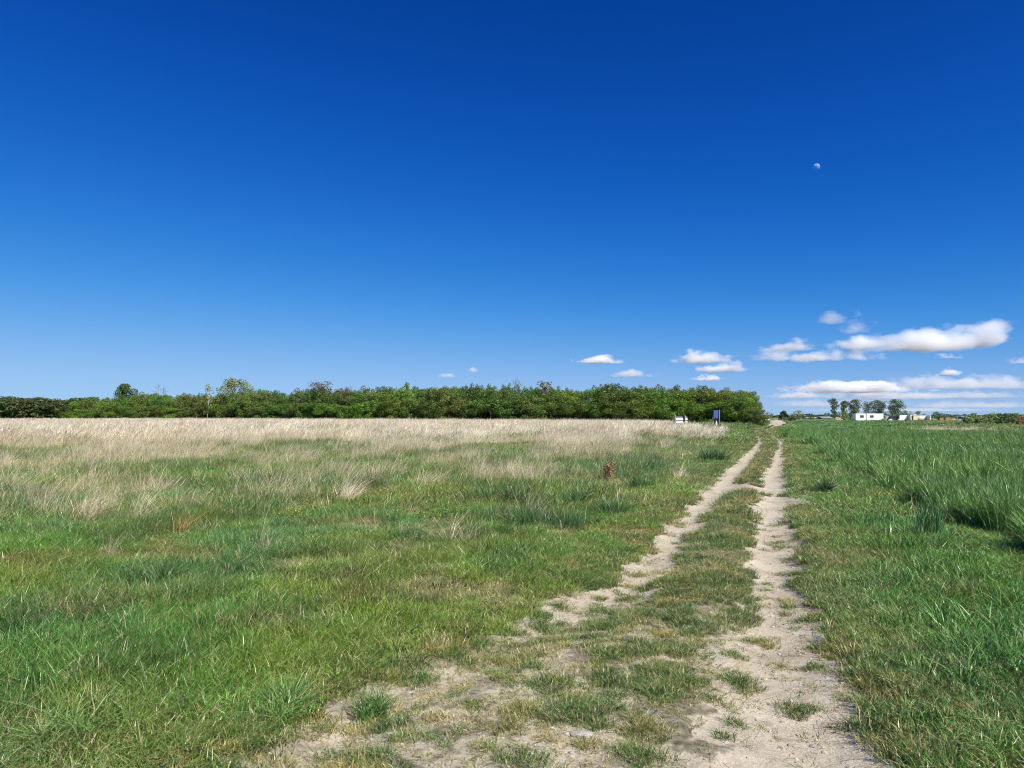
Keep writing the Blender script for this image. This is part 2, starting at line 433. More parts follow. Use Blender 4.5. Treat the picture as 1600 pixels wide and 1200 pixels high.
DRY_F = [proto('straw_stretch', M_STRAW, dict(n=560, radius=1.25, h=.52, hvar=.30, width=.018, lean=.30, wind=.34, seed=200 + k, dryfrac=.0, profile=(.9, .9, 1.0, .3), clumps=26, clump_r=.20)) for k in range(5)]
CROP_N = [proto('cereal_stretch', M_BLADE, dict(n=340, radius=.26, h=.42, hvar=.12, width=.0048, lean=.36, wind=.05, seed=220 + k, dryfrac=.0, profile=(.7, .9, 1.0, .05), clumps=34, clump_r=.03),
                dict(n=190, radius=.26, h=.36, hvar=.2, width=.0060, lean=.55, seed=240 + k, dryfrac=.02, profile=(.7, 1, .8, 0), clumps=34, clump_r=.03)) for k in range(5)]
CROP_M = [proto('cereal_patch', M_BLADE, dict(n=720, radius=.62, h=.40, hvar=.13, width=.0068, lean=.40, wind=.06, seed=260 + k, dryfrac=.0, profile=(.7, .9, 1, .1), clumps=40, clump_r=.06),
                dict(n=300, radius=.62, h=.33, hvar=.2, width=.0085, lean=.6, seed=280 + k, dryfrac=.02)) for k in range(5)]
CROP_F = [proto('cereal_field', M_BLADE, dict(n=540, radius=1.5, h=.40, hvar=.2, width=.035, lean=.25, wind=.08, seed=300 + k, dryfrac=.03)) for k in range(4)]

G_MID, G_BLUE, G_YEL, G_DARK = (.098, .220, .032), (.080, .208, .054), (.185, .258, .034), (.036, .096, .024)
G_OLIVE, G_DEAD, G_BROWN = (.145, .170, .040), (.44, .37, .20), (.24, .165, .055)

def rough(x, y):
    return sm(.57, .66, fbm(x, y, .85, 49)) * sm(-1.6, -3.0, dL(x, y)) * (.45 + .55 * sm(8, 12, y))
def meadow_colour(x, y):
    a, b, c = .6 * fbm(x, y, 1.7, 51) + .4 * fbm(x, y, .4, 50), fbm(x, y, .8, 52), fbm(x, y, 3.2, 53)
    col = mix(G_MID, G_BLUE, sm(.40, .58, c))
    col = mix(col, G_YEL, sm(.48, .62, a) * .65)
    col = mix(col, G_OLIVE, sm(.54, .66, fbm(x, y, .9, 54)) * .5)
    col = mix(col, G_BROWN, sm(.63, .75, fbm(x, y, .7, 55)) * .5)
    col = mix(col, G_DEAD, sm(.63, .75, b) * .55)
    col = mix(col, G_DARK, sm(.54, .66, fbm(x, y, .8, 56)) * .5)
    col = mix(col, (.034, .105, .028), rough(x, y) * .6)
    return col * rng.uniform(.75, 1.25, (len(x), 1))

def split(x, y, keep): return x[keep], y[keep]
def chance(p): return rng.uniform(0, 1, len(p)) < p

# --- grass on and between the ruts, trampled
trk = Mass()
def track_colour(x, y):
    col = mix((.120, .185, .042), (.33, .29, .10), sm(.46, .64, fbm(x, y, .5, 61)) * .8)
    col = mix(col, (.075, .165, .038), sm(.46, .58, fbm(x, y, .6, 62)))
    col = mix(col, G_DEAD, sm(.60, .72, fbm(x, y, .4, 63)) * .6)
    return col * rng.uniform(.8, 1.2, (len(x), 1))
x, y = wedge(480, 2.3, 12, -52, 52)
l, r = dL(x, y), dR(x, y); s = sand_mask(x, y)
near = 1 - sm(5.0, 7.6, y)
tuft = .34 * fbm(x, y, .50, 60) + .38 * fbm(x, y, .20, 67) + .28 * fbm(x, y, .10, 69)
nz_ = np.where(near > .3, near, 0)
farp = (1 - sm(.10, .60, s)) * .95 + sm(.3, .7, s) * sm(.60, .70, fbm(x, y, .25, 68)) * .5
p = nz_ * (.20 + .30 * sm(.46, .58, tuft)) * (1 - .7 * np.exp(-(r / .32) ** 2)) * (1 - .6 * sm(4.7, 4.0, y) * sm(-1.3, -.6, r)) + (1 - nz_) * farp   # thin yellow blades between the tufts
x1, y1 = split(x, y, (l > -.5) & (r < .9) & chance(p))
hs = .50 + .75 * sm(.42, .66, fbm(x1, y1, .45, 64)) + .25 * sm(6.5, 8, y1)
hs = .8 * hs * (1 - .3 * sand_mask(x1, y1)) * (.7 + .6 * sm(.5, .62, fbm(x1, y1, .25, 59)))
col = mix(track_colour(x1, y1), (.36, .31, .10), (1 - sm(5.0, 7.6, y1)) * .45)
trk.add(x1, y1, .8 + .3 * rng.random(len(x1)), rng.integers(0, 4, len(x1)), col, tall=hs)
# compact tufts standing apart on the worn soil near the camera
cx, cy_ = wedge(62, 2.4, 8.2, -45, 45)
l, r = dL(cx, cy_), dR(cx, cy_)
dens = (1 - sm(5.6, 8.0, cy_)) * sm(-.55, -.1, l) * (1 - sm(.5, 1.0, r)) * (.28 + .85 * sm(.40, .58, fbm(cx, cy_, .8, 58))) * (1 - .45 * sm(-.9, -.2, r)) * (1 - .88 * np.exp(-(r / .34) ** 2)) * (1 - .45 * np.exp(-(l / .22) ** 2))
dens = dens * (1 - .72 * sm(4.7, 4.0, cy_) * sm(-1.3, -.6, r))
cx, cy_ = split(cx, cy_, chance(np.clip(dens, 0, 1)))
cr = .025 + .085 * rng.random(len(cx)) ** 1.6
cnt = (2 + 1100 * cr ** 2 * np.pi * .55).astype(int)
who = np.repeat(np.arange(len(cx)), cnt)
a_, q_ = rng.uniform(0, 2 * np.pi, len(who)), np.sqrt(rng.random(len(who)))
x1, y1 = cx[who] + cr[who] * q_ * np.cos(a_) * 1.25, cy_[who] + cr[who] * q_ * np.sin(a_)
pal = np.array([(.068, .155, .034), (.100, .175, .038), (.052, .122, .030), (.190, .205, .050), (.30, .27, .085)])
tc_ = pal[rng.choice(5, len(cx), p=[.32, .28, .18, .14, .08])] * rng.uniform(.85, 1.15, (len(cx), 1))
trk.add(x1, y1, .70 + .3 * rng.random(len(x1)), rng.integers(0, 4, len(x1)), tc_[who] * rng.uniform(.85, 1.15, (len(x1), 1)), tall=(.55 + 5.5 * cr[who]) * (1.15 - .45 * q_))
x, y = wedge(110, 12, 34, -5, 40)
l, r = dL(x, y), dR(x, y); s = sand_mask(x, y)
x1, y1 = split(x, y, (l > -.9) & (r < 1.0) & chance(1 - sm(.15, .60, s)))
trk.add(x1, y1, 1.7, rng.integers(0, 4, len(x1)), track_colour(x1, y1) * .95, tall=.75)
x, y = wedge(25, 34, 110, 10, 30)
l, r = dL(x, y), dR(x, y); s = sand_mask(x, y)
x1, y1 = split(x, y, (l > -1.2) & (r < 1.2) & chance(1 - sm(.15, .5, s)))
trk.add(x1, y1, 3.6, rng.integers(0, 4, len(x1)), track_colour(x1, y1), tall=.6)
trk.build('track_grass', SHORT, 'short trampled grass growing on the sandy track between and beside the ruts')

# --- meadow grass left of the track
LM = LUSH + TURF + LUSH_M + LUSH_F + WEED
iL = lambda n: rng.integers(0, 8, n)
iT = lambda n: rng.integers(8, 12, n)
iM = lambda n: rng.integers(12, 18, n)
iF = lambda n: rng.integers(18, 22, n)
iW = lambda n: rng.integers(22, 27, n)
mead = Mass()
x, y = wedge(62, 2.2, 12.5, -52, 30)
l = dL(x, y)
x1, y1 = split(x, y, chance(sm(-.22, -.55, l) * (1 - sm(.25, .7, sand_mask(x, y)))))
n = len(x1); l1 = dL(x1, y1); dr = dryness(x1, y1)
hh = .88 * (.50 + .55 * sm(-.4, -1.8, l1)) * (.35 + .8 * fbm(x1, y1, 1.1, 65) + .6 * fbm(x1, y1, .35, 57)) * np.where(fbm(x1, y1, .8, 52) > .63, .6, 1)
turf = rng.uniform(0, 1, n) < .15 + sm(-1.5, -.4, l1) * .75
kk = np.where(turf, iT(n), iL(n))
mead.add(x1, y1, .95 + .25 * rng.random(n), kk, mix(meadow_colour(x1, y1), G_DEAD, dr * .25), tall=hh * np.where(turf, 1.6, 1.05) * (1 + .5 * rough(x1, y1)), turn=1.0)
x, y = wedge(150, 2.2, 12, -52, 30)                 # fine fringe where meadow meets track
l = dL(x, y)
x1, y1 = split(x, y, (l > -1.1) & (l < -.15) & chance(1 - sm(.2, .6, sand_mask(x, y))))
n = len(x1)
LM = LM + SHORT
mead.add(x1, y1, .9 + .4 * rng.random(n), rng.integers(27, 31, n), mix(meadow_colour(x1, y1), track_colour(x1, y1), sm(-.8, -.2, dL(x1, y1))), tall=.8 + .9 * sm(-.6, -1.5, dL(x1, y1)))
x, y = wedge(11, 12.5, 42, -46, 26)
l = dL(x, y); dr = dryness(x, y)
x1, y1 = split(x, y, (l < -.6) & chance(1 - .55 * dr))
n = len(x1); dr = dryness(x1, y1); l1 = dL(x1, y1)
mead.add(x1, y1, .9 + .35 * rng.random(n), iM(n), mix(meadow_colour(x1, y1), (.38, .34, .17), np.clip(dr * .45 + .12 * sm(14, 30, y1), 0, 1)),
         tall=(.45 + .55 * sm(-.6, -3, l1)) * (.4 + 1.1 * fbm(x1, y1, 1.6, 66)) * (1 + .7 * rough(x1, y1)), turn=1.0)
x, y = wedge(1.15, 42, 150, -46, 26)
l = dL(x, y); dr = dryness(x, y)
x1, y1 = split(x, y, (l < -1.3) & chance(1 - .93 * dr))
n = len(x1); dr = dryness(x1, y1)
mead.add(x1, y1, .9 + .3 * rng.random(n), iF(n), mix(meadow_colour(x1, y1), (.34, .29, .14), dr * .4),
         tall=(.55 + .5 * sm(-.6, -4, dL(x1, y1))) * (.7 + .6 * fbm(x1, y1, 3, 66)), turn=1.0)
mead.build('meadow_grass', LM, 'green meadow grass left of the track')

# --- verge between track and crop
ver = Mass()
def verge_colour(x, y):
    col = mix((.095, .232, .040), (.076, .195, .044), sm(.42, .6, fbm(x, y, 1.1, 71)))
    col = mix(col, (.14, .26, .05), sm(.50, .66, fbm(x, y, .7, 72)) * .7)
    col = mix(col, (.13, .180, .042), sm(1.1, .4, dR(x, y)) * .35)
    col = mix(col, G_OLIVE, sm(.58, .72, fbm(x, y, .6, 73)) * .6)
    return col * rng.uniform(.8, 1.2, (len(x), 1))
x, y = wedge(62, 2.2, 12.5, -10, 55)
r, c = dR(x, y), crop_d(x, y); s = sand_mask(x, y)
x1, y1 = split(x, y, (c < .35) & chance(sm(.30, .8, r) * (1 - sm(.25, .7, s))))
n = len(x1); r1 = dR(x1, y1)
low = rng.uniform(0, 1, n) < .1 + .9 * sm(2.0, .7, r1)
kk = np.where(low, iT(n), np.where(rng.uniform(0, 1, n) < .55, iW(n), iL(n)))
ver.add(x1, y1, .95 + .3 * rng.random(n), kk, verge_colour(x1, y1), tall=np.where(low, .85, 1.0) * (.5 + .9 * fbm(x1, y1, .9, 74)) * (.40 + .55 * sm(-.1, -1.1, crop_d(x1, y1))))
x, y = wedge(150, 2.2, 12, -10, 50)
r = dR(x, y)
x1, y1 = split(x, y, (r > .15) & (r < 1.3) & chance(1 - sm(.2, .6, sand_mask(x, y))))
n = len(x1)
ver.add(x1, y1, .9 + .4 * rng.random(n), rng.integers(27, 31, n), mix(verge_colour(x1, y1), track_colour(x1, y1), sm(.9, .3, dR(x1, y1))), tall=.8 + .7 * sm(.6, 1.5, dR(x1, y1)))
x, y = wedge(12, 12.5, 40, 5, 48)
r, c = dR(x, y), crop_d(x, y)
x1, y1 = split(x, y, (c < .35) & (r > .65)); n = len(x1)
ver.add(x1, y1, .9 + .35 * rng.random(n), iM(n), verge_colour(x1, y1), tall=(.3 + .4 * sm(.5, 1.8, dR(x1, y1))) * (.5 + 1.0 * fbm(x1, y1, 1.2, 75)))
x, y = wedge(1.6, 40, 118, 12, 36)
r, c = dR(x, y), crop_d(x, y)
x1, y1 = split(x, y, (r > np.where(y < 66, 1.2, 2.4)) & ((c < .4) & (y < 70) | (y >= 66) & (r < 4.5))); n = len(x1)
ver.add(x1, y1, .9, iF(n), verge_colour(x1, y1) * 1.05, tall=.6)
ver.build('verge_grass', LM, 'dark green grass and weeds on the verge between track and crop')

# --- bleached grass
dry = Mass()
def straw_colour(x, y):
    col = mix((.74, .65, .50), (.82, .75, .62), sm(.35, .65, fbm(x, y, 4, 81)))
    col = mix(col, (.52, .40, .23), sm(.58, .72, fbm(x, y, 1.5, 82)) * .7)
    col = mix(col, (.26, .25, .11), sm(.62, .76, fbm(x, y, 2.6, 83)) * .35)
    col = mix(col, (.70, .58, .38), (1 - sm(22, 50, y)) * .7)
    return col * rng.uniform(.85, 1.1, (len(x), 1))
x, y = wedge(5.2, 8, 44, -48, 24)
dr = dryness(x, y)
x1, y1 = split(x, y, chance(np.clip(dr * 1.15, 0, 1))); n = len(x1)
x2, y2 = wedge(2.2, 8.5, 44, -48, 24)               # lone small tufts of straw all over the meadow
x2, y2 = split(x2, y2, (dL(x2, y2) < -2.0) & chance((.10 + .35 * sm(10, 26, y2)) * sm(.35, .6, fbm(x2, y2, 3.0, 88))))
dry.add(x2, y2, .35 + .4 * rng.random(len(x2)), rng.integers(0, 6, len(x2)), straw_colour(x2, y2) * .9, tall=.55 + .5 * rng.random(len(x2)), turn=.7)
far = sm(18, 40, y1)
dry.add(x1, y1, (.62 + .5 * rng.random(n)) * (.8 + .25 * far), rng.integers(0, 6, n), straw_colour(x1, y1), tall=.75 + .5 * fbm(x1, y1, 2.0, 84), turn=.5)
x, y = wedge(1.1, 44, 175, -46, 25)
dr = dryness(x, y); line = np.interp(x, [-170, -125, -59, -12, 21, 39, 45], [215, 214, 168, 138, 121, 113, 111])
x1, y1 = split(x, y, chance(dr) & (y < line + 3)); n = len(x1)
dry.add(x1, y1, .8 + .4 * rng.random(n), rng.integers(6, 11, n), straw_colour(x1, y1), tall=.75 + .4 * fbm(x1, y1, 5, 85), turn=.5)
x, y = wedge(.5, 175, 225, -46, -18); n = len(x)
dry.add(x, y, 1.3, rng.integers(6, 11, n), straw_colour(x, y), tall=.65, turn=.5)
x, y = wedge(5, 40, 80, 14, 46)                     # thin strip along the far crop edge
dd = y - crop_far(x)
x1, y1 = split(x, y, (dR(x, y) > 5) & (dd > .2) & (dd < 2.6) & (fbm(x, y, 3.5, 87) > .42)); n = len(x1)
dry.add(x1, y1, .55, rng.integers(6, 11, n), straw_colour(x1, y1), tall=1.15 + .6 * rng.random(n), turn=.5)
dry.build('dry_grass', DRY_M + DRY_F, 'tall bleached dry grass leaning in the wind across the meadow')

# --- cereal crop
crop = Mass()
def crop_colour(x, y):
    col = mix((.090, .205, .048), (.114, .235, .054), fbm(x, y, 2.5, 91))
    col = mix(col, (.135, .255, .050), sm(.46, .66, fbm(x, y, 6, 92)) * .7)
    return col * rng.uniform(.82, 1.18, (len(x), 1))
x, y = wedge(9.5, 3, 17, 10, 58)
c = crop_d(x, y); x1, y1 = split(x, y, c > .2); n = len(x1)
crop.add(x1, y1, .9 + .2 * rng.random(n), rng.integers(0, 5, n), crop_colour(x1, y1), tall=(.85 + .35 * fbm(x1, y1, 1.5, 93)) * 1.0)
x, y = wedge(2.8, 17, 72, 12, 48)
c = crop_d(x, y); x1, y1 = split(x, y, (c > .4) & (y < crop_far(x))); n = len(x1)
crop.add(x1, y1, .95 + .3 * rng.random(n), rng.integers(5, 10, n), crop_colour(x1, y1), tall=.90 + .3 * fbm(x1, y1, 3, 94))
crop.build('cereal_crop', CROP_N + CROP_M, 'knee high dark green cereal crop right of the track')

# --- second field beyond the crop
fld = Mass()
x, y = wedge(.3, 46, 240, 15, 46)
dd = y - crop_far(x)
x1, y1 = split(x, y, (x > 23) & (dd > 2.2) & (dR(x, y) > 2.6) & (y < 205)); n = len(x1)
t = sm(.66, .90, fbm(x1, y1, 30, 97) + .25 * sm(.50, .62, x1 / y1) + .12 * sm(130, 190, y1))
fld.add(x1, y1, 1.0, rng.integers(0, 4, n), mix((.100, .215, .060), (.19, .225, .07), t) * rng.uniform(.85, 1.15, (n, 1)), tall=.28)
fld.build('field_grass', CROP_F, 'low green field beyond the crop and the strip of dry grass')

# ------------------------------------------------------------------ woody plants
def tube(V, Fq, p0, p1, r0, r1, sides=5):
    p0, p1 = np.asarray(p0, float), np.asarray(p1, float)
    d = p1 - p0; d /= max(np.linalg.norm(d), 1e-6)
    u = np.cross(d, (0, 0, 1) if abs(d[2]) < .9 else (1, 0, 0)); u /= np.linalg.norm(u); v = np.cross(d, u)
    b = len(V)
    for p, r in ((p0, r0), (p1, r1)):
        for k in range(sides):
            a = 2 * math.pi * k / sides
            V.append(p + r * (math.cos(a) * u + math.sin(a) * v))
    for k in range(sides):
        k2 = (k + 1) % sides
        Fq.append((b + k, b + k2, b + sides + k2, b + sides + k))

def limb(V, Fq, p0, p1, r0, r1, g, segs=3, wob=.06):
    p0, p1 = np.asarray(p0, float), np.asarray(p1, float); L = np.linalg.norm(p1 - p0)
    pts = [p0 + (p1 - p0) * t + (g.normal(0, wob * L, 3) if 0 < t < 1 else 0) for t in np.linspace(0, 1, segs + 1)]
    for i in range(segs):
        a, b = i / segs, (i + 1) / segs
        tube(V, Fq, pts[i], pts[i + 1], r0 + (r1 - r0) * a, r0 + (r1 - r0) * b)
    return pts

def leaf_cards(P, size, g, up=.3, out=None):
    """one small bent leaf spray per point: two triangles folded along the midrib"""
    n = len(P)
    d = g.normal(0, 1, (n, 3)); d[:, 2] += up
    if out is not None: d = d * .55 + out * 1.1
    d /= np.linalg.norm(d, axis=1)[:, None]
    e = g.normal(0, 1, (n, 3)); e -= d * (e * d).sum(1)[:, None]; e /= np.linalg.norm(e, axis=1)[:, None]
    f = np.cross(d, e)
    s = (size * g.uniform(.6, 1.4, n))[:, None]
    v0, v2 = P - e * s * .6, P + e * s * .6
    v1, v3 = P + f * s * .45 + d * s * .15, P - f * s * .45 + d * s * .15
    V = np.stack([v0, v1, v2, v3], 1).reshape(-1, 3)
    b = np.arange(n)[:, None] * 4
    return V, np.concatenate([b + np.array([[0, 1, 2]]), b + np.array([[0, 2, 3]])], 0)

def crown_mesh(name, blobs, per, size, g, dryfrac=.05, gap=.35):
    """leaf sprays spread over uneven clumps (x, y, z, rx, ry, rz)"""
    Ps, tone, dr, outs = [], [], [], []
    for (x, y, z, rx, ry, rz) in blobs:
        n = int(per * (rx * rz + ry * rz + rx * ry) / 3)
        d = g.normal(0, 1, (n, 3)); d /= np.linalg.norm(d, axis=1)[:, None]
        rad = np.clip(1 - np.abs(g.normal(0, .22, n)), .15, 1.15) * g.uniform(.9, 1.12, n)
        keep = fbm(d[:, 0] * 1.7 + x * 3, d[:, 2] * 1.7 + d[:, 1] * 1.3 + z * 3, .8, 5) > gap
        P = np.array([x, y, z]) + d * rad[:, None] * np.array([rx, ry, rz])
        P = P[keep]; Ps.append(P); outs.append(d[keep])
        t0 = g.uniform(.32, .68)
        tone.append(np.clip(t0 + g.normal(0, .15, len(P)), 0, 1)); dr.append((g.uniform(0, 1, len(P)) < dryfrac) * g.uniform(.3, .9, len(P)))
    P = np.concatenate(Ps); V, Fc = leaf_cards(P, size, g, .3, np.concatenate(outs))
    me = mesh_np(name, V, [Fc], M_LEAF)
    attr(me, 'tone', 'FLOAT', np.repeat(np.concatenate(tone), 4)); attr(me, 'dry', 'FLOAT', np.repeat(np.concatenate(dr), 4))
    return me

def wood_mesh(name, V, Fq, mat):
    return mesh_np(name, np.array(V), [np.array(Fq)], mat, True)

def shrub_meshes(seed, per=88, size=.155, dryfrac=.06):
    """dense thicket shrub of unit size: about 1 wide and 1 high, foliage to the ground"""
    g = np.random.default_rng(seed); blobs = []
    W, H = 6.6, 6.0
    for _ in range(32):
        a = g.uniform(0, 2 * np.pi); q = math.sqrt(g.uniform(0, 1)); z = g.uniform(.06, .92)
        lim = (W / 2 - .7) * (1 - max(0, z - .62) ** 1.6 * 1.6) * (.86 + .14 * min(1, z / .2))
        r = g.uniform(.65, 1.25)
        blobs.append((q * lim * math.cos(a), q * lim * math.sin(a), z * H, r, r, r * g.uniform(.7, 1.0)))
    for _ in range(7):
        r = g.uniform(.35, .6)
        blobs.append((g.uniform(-.36, .36) * W, g.uniform(-.3, .3) * W, H * g.uniform(.9, 1.02), r, r, r * 1.1))
    crown = crown_mesh('shrub_crown', blobs, per * 4.5, size, g, dryfrac, .30)
    V, Fq = [], []
    for b in blobs[::2]:
        limb(V, Fq, (b[0] * .25, b[1] * .25, -.1), b[:3], .09, .03, g)
    return crown, wood_mesh('shrub_stems', V, Fq, M_BARK)

def tree_meshes(seed, H, W, trunk, nb=16, per=60, size=.34, dens=.35, shape='round', dryfrac=.04, bark=None, girth=None):
    g = np.random.default_rng(seed); blobs = []
    V, Fq = [], []
    top = H * (.93 if shape != 'cone' else .98)
    limb(V, Fq, (0, 0, -.2), (g.normal(0, .02 * H), g.normal(0, .02 * H), top), girth or max(.12, H * .022), .03, g, 5, .012)
    for i in range(nb):
        t = (i + .5) / nb; z = trunk + (H - trunk) * t
        if shape == 'round': lim = W / 2 * math.sqrt(max(.05, 1 - (2 * t - 1) ** 2)) * .95
        elif shape == 'cone': lim = W / 2 * (1 - t) ** .8 + .12
        elif shape == 'tall': lim = W / 2 * (.55 + .45 * math.sin(math.pi * min(1, t * 1.05))) * g.uniform(.5, 1.15)
        else: lim = W / 2 * (.35 + .65 * t) * (1 if t < .85 else .75)             # flat topped
        a = g.uniform(0, 2 * np.pi) if i % 2 else a + math.pi + g.normal(0, .5) if i else 0
        q = lim * g.uniform(.3, 1.08)
        r = max(.22, min(W * .19, H * .13)) * g.uniform(.5, 1.25)
        c = (q * math.cos(a), q * math.sin(a), min(z, H - r * .6))
        blobs.append((*c, r * 1.15, r * 1.15, r * .8))
        limb(V, Fq, (0, 0, max(trunk * .6, c[2] - q * g.uniform(.5, 1.0) - .3)), c, max(.05, H * .009), .02, g)
    return crown_mesh('tree_crown', blobs, per, size, g, dryfrac, dens), wood_mesh('tree_trunk', V, Fq, bark or M_BARK)

def bare_meshes(seed, H, W, depth=5, r0=.16, mat=None, up=.55):
    g = np.random.default_rng(seed); V, Fq = [], []; V2, F2 = [], []
    def grow(p, d, L, r, k):
        q = p + d * L
        tgt = (V, Fq) if k > depth - 2 else (V2, F2)
        limb(tgt[0], tgt[1], p, q, r, r * .7, g, 2, .05)
        if k == 0: return
        for _ in range(3 if k > 1 else 2):
            e = d + g.normal(0, .55, 3) * np.array([W / H * 1.3, W / H * 1.3, .7]); e[2] += up * .3; e /= np.linalg.norm(e)
            grow(q, e, L * g.uniform(.62, .85), max(r * .62, .022), k - 1)
    grow(np.array([0, 0, -.2]), np.array([0, 0, 1.0]), H * .32, r0, depth)
    return wood_mesh('twigs', V2, F2, mat or M_TWIG), wood_mesh('bare_trunk', V, Fq, mat or M_BARK)

def plant(name, label, cat, loc, meshes, colour, rz=0, scale=(1, 1, 1), group=None, parts=('crown', 'trunk')):
    t = thing(name, label, cat, loc, rz, group); t.scale = scale
    c = link(parts[0], meshes[0], t); c.color = (*colour, 1)
    w = link(parts[1], meshes[1], t)
    return t

# --- the thicket on the far side of the meadow: two staggered rows of shrubs along a line running away to the left
SHRUBS = [shrub_meshes(500 + k, dryfrac=(.01, .02, .04, .01, .06, .01, .03, .01)[k]) for k in range(8)]
HX = [100, 130, 190, 240, 290, 340, 400, 450, 500, 540, 580, 650, 700, 760, 850, 900, 960, 1010, 1060, 1100, 1140, 1165, 1180, 1195]
HT = [624, 622, 620, 615, 617, 615, 609, 613, 605, 610, 606, 606, 603, 603, 604, 608, 602, 604, 606, 604, 608, 612, 620, 640]
HDX, HDD = [60, 130, 400, 700, 1000, 1190], [222, 212, 168, 138, 120, 113]
KINDS = {'leafy': ((.128, .222, .026), 'bright green leafy shrub in the long thicket behind the dry grass', 'bright green shrubs of the thicket'),
         'olive': ((.132, .168, .034), 'olive brown half bare shrub in the long thicket behind the dry grass', 'olive brown shrubs of the thicket'),
         'dark': ((.088, .162, .027), 'dark green dense shrub in the long thicket behind the dry grass', 'dark green shrubs of the thicket')}
g = np.random.default_rng(99)
MARKS = ((112, 'the far wood'), (195, 'the small round tree'), (250, 'the left bare tree'), (326, 'the pale birch'), (380, 'the broad olive tree'), (440, 'the dip past broad tree'), (503, 'the flat topped tree'), (560, 'the thin grey tree'),
         (637, 'the bright green tree'), (710, 'the stretch before the dead tree'), (806, 'the forked dead tree'), (858, 'the reddish tree top'), (957, 'the dark rounded top'), (1015, 'the stretch before the board'), (1063, 'the notice board'), (1118, 'the blue sign'), (1165, 'the end of the thicket'))
def shrub_at(pxx, back, lift, kind=None, wmul=1.0, row='front'):
    D = float(np.interp(pxx, HDX, HDD)) + back
    top = hz(float(np.interp(pxx, HX, HT)) + lift, D)
    if kind is None:
        u = vn(np.array([pxx]), np.array([back * 9.]), 70, 77)[0]
        kind = 'leafy' if pxx < 290 and pxx > 100 or pxx > 1085 else ('olive' if u > .60 else 'leafy' if u < .40 else 'dark')
        if g.uniform() < .25: kind = ['leafy', 'olive', 'dark'][g.integers(0, 3)]
    col, lab, grp = KINDS[kind]
    k = {'leafy': (0, 3, 5, 7), 'olive': (2, 4, 1, 6), 'dark': (0, 5, 6, 7)}[kind][g.integers(0, 4)]
    col = tuple(c * g.uniform(.85, 1.15) for c in col)
    w = g.uniform(.95, 1.3) * wmul
    mx, mname = min(MARKS, key=lambda q: abs(q[0] - pxx))
    rel = 'at' if abs(pxx - mx) < 11 else 'just left of' if pxx < mx else 'just right of'
    tone = {'leafy': 'bright green', 'olive': 'olive brown', 'dark': 'dark green'}[kind]
    plant('thicket_shrub', f'{tone} shrub, {row} row of thicket, {rel} {mname}', 'shrub', (px(pxx, D), D, -.1), SHRUBS[k], col, g.uniform(0, 6.28), (w, w, top / 6.05), grp, ('crown', 'stems'))
for row, (back, lift) in enumerate(((0, 13), (3.4, 5), (7.0, 1))):
    x_ = 112 + row * 12
    while x_ < 1172 - row * 5:
        shrub_at(x_, back + g.uniform(-.8, .8), lift + g.uniform(-1.2, 2) + (g.uniform(0, 12) if row == 0 else 0), row=('front', 'middle', 'back')[row])
        x_ += (3.7, 3.9, 3.6)[row] * F / np.interp(x_, HDX, HDD) * g.uniform(.8, 1.2)
# rounded end of the thicket beside the track
shrub_at(1157, -2, 6, 'leafy', .9); shrub_at(1165, 1, 7, 'leafy', .8, 'middle'); shrub_at(1172, 4, 9, 'dark', .6, 'back')
t = plant('low_shrub', 'low rounded green bush at the foot of the thicket end beside the track', 'shrub', (px(1180, 108), 108, -.1), SHRUBS[3], (.085, .145, .025), 1.0, (.62, .62, .42), None, ('crown', 'stems'))

# --- far wood on the left
FAR = [tree_meshes(600 + k, 9, 5.5, .8, 22, 70, .42, .30, 'tall', .15) for k in range(5)]
WOODX = np.arange(-160, 150, 10.0)
for row in range(3):
    for x_ in WOODX:
        D = 262 + row * 9 + g.uniform(-3, 3)
        xx = x_ + g.uniform(-3, 3) + row * 3
        top = hz(np.interp(xx, [-160, 0, 15, 45, 90, 130, 150], [616, 619, 620.5, 621.5, 624, 622, 620]) + g.uniform(-2.0, 5.0), D)
        col = [(.078, .120, .034), (.098, .115, .038), (.070, .125, .036)][g.integers(0, 3)]
        plant('wood_tree', 'tree in the dark far wood at the left end of the meadow', 'tree', (px(xx, D), D, -.1), FAR[g.integers(0, 5)], col, g.uniform(0, 6.28), (1.4, 1.4, top / 9.1), 'trees of the far wood')

# --- single trees standing out of the thicket
def emergent(name, label, x_, top, back, meshes, H, col, wide=1.0, parts=('crown', 'trunk')):
    D = float(np.interp(x_, HDX, HDD)) + back
    h = hz(top, D)
    plant(name, label, 'tree', (px(x_, D), D, -.1), meshes, col, g.uniform(0, 6.28), (wide, wide, h / H), None, parts)
emergent('round_tree', 'small dark round tree rising above the left part of the thicket', 195, 599.5, 12, tree_meshes(700, 9.5, 5.2, 5.0, 26, 170, .26, .25), 9.5, (0.063, 0.126, 0.042))
emergent('bare_tree', 'bare twiggy tree above the thicket, right of the small round tree', 250, 604, 10, bare_meshes(701, 9, 6, 5, .10), 9, (.2, .2, .2), .8, ('twigs', 'trunk'))
emergent('birch_tree', 'slender pale birch with a white trunk in front of the thicket', 326, 599, -5, tree_meshes(702, 9.5, 2.6, 3.6, 26, 60, .24, .36, 'tall', .3, M_BARK_PALE, .055), 9.5, (.24, .28, .12))
emergent('broad_tree', 'broad pale olive tree with airy rounded crown above the thicket', 367, 592, 6, tree_meshes(703, 10.5, 9.6, 4.0, 40, 70, .26, .36), 10.5, (0.217, 0.259, 0.091))
emergent('flat_topped_tree', 'dark brown flat topped twiggy tree above the middle of the thicket', 503, 596, 5, tree_meshes(704, 9.6, 8.0, 6.3, 22, 40, .26, .40, 'flat', .85), 9.6, (0.105, 0.091, 0.049))
emergent('bare_tree', 'thin bare grey tree just right of the flat topped tree', 541, 601, 5, bare_meshes(705, 8.5, 3.5, 5, .08), 8.5, (.2, .2, .2), .7, ('twigs', 'trunk'))
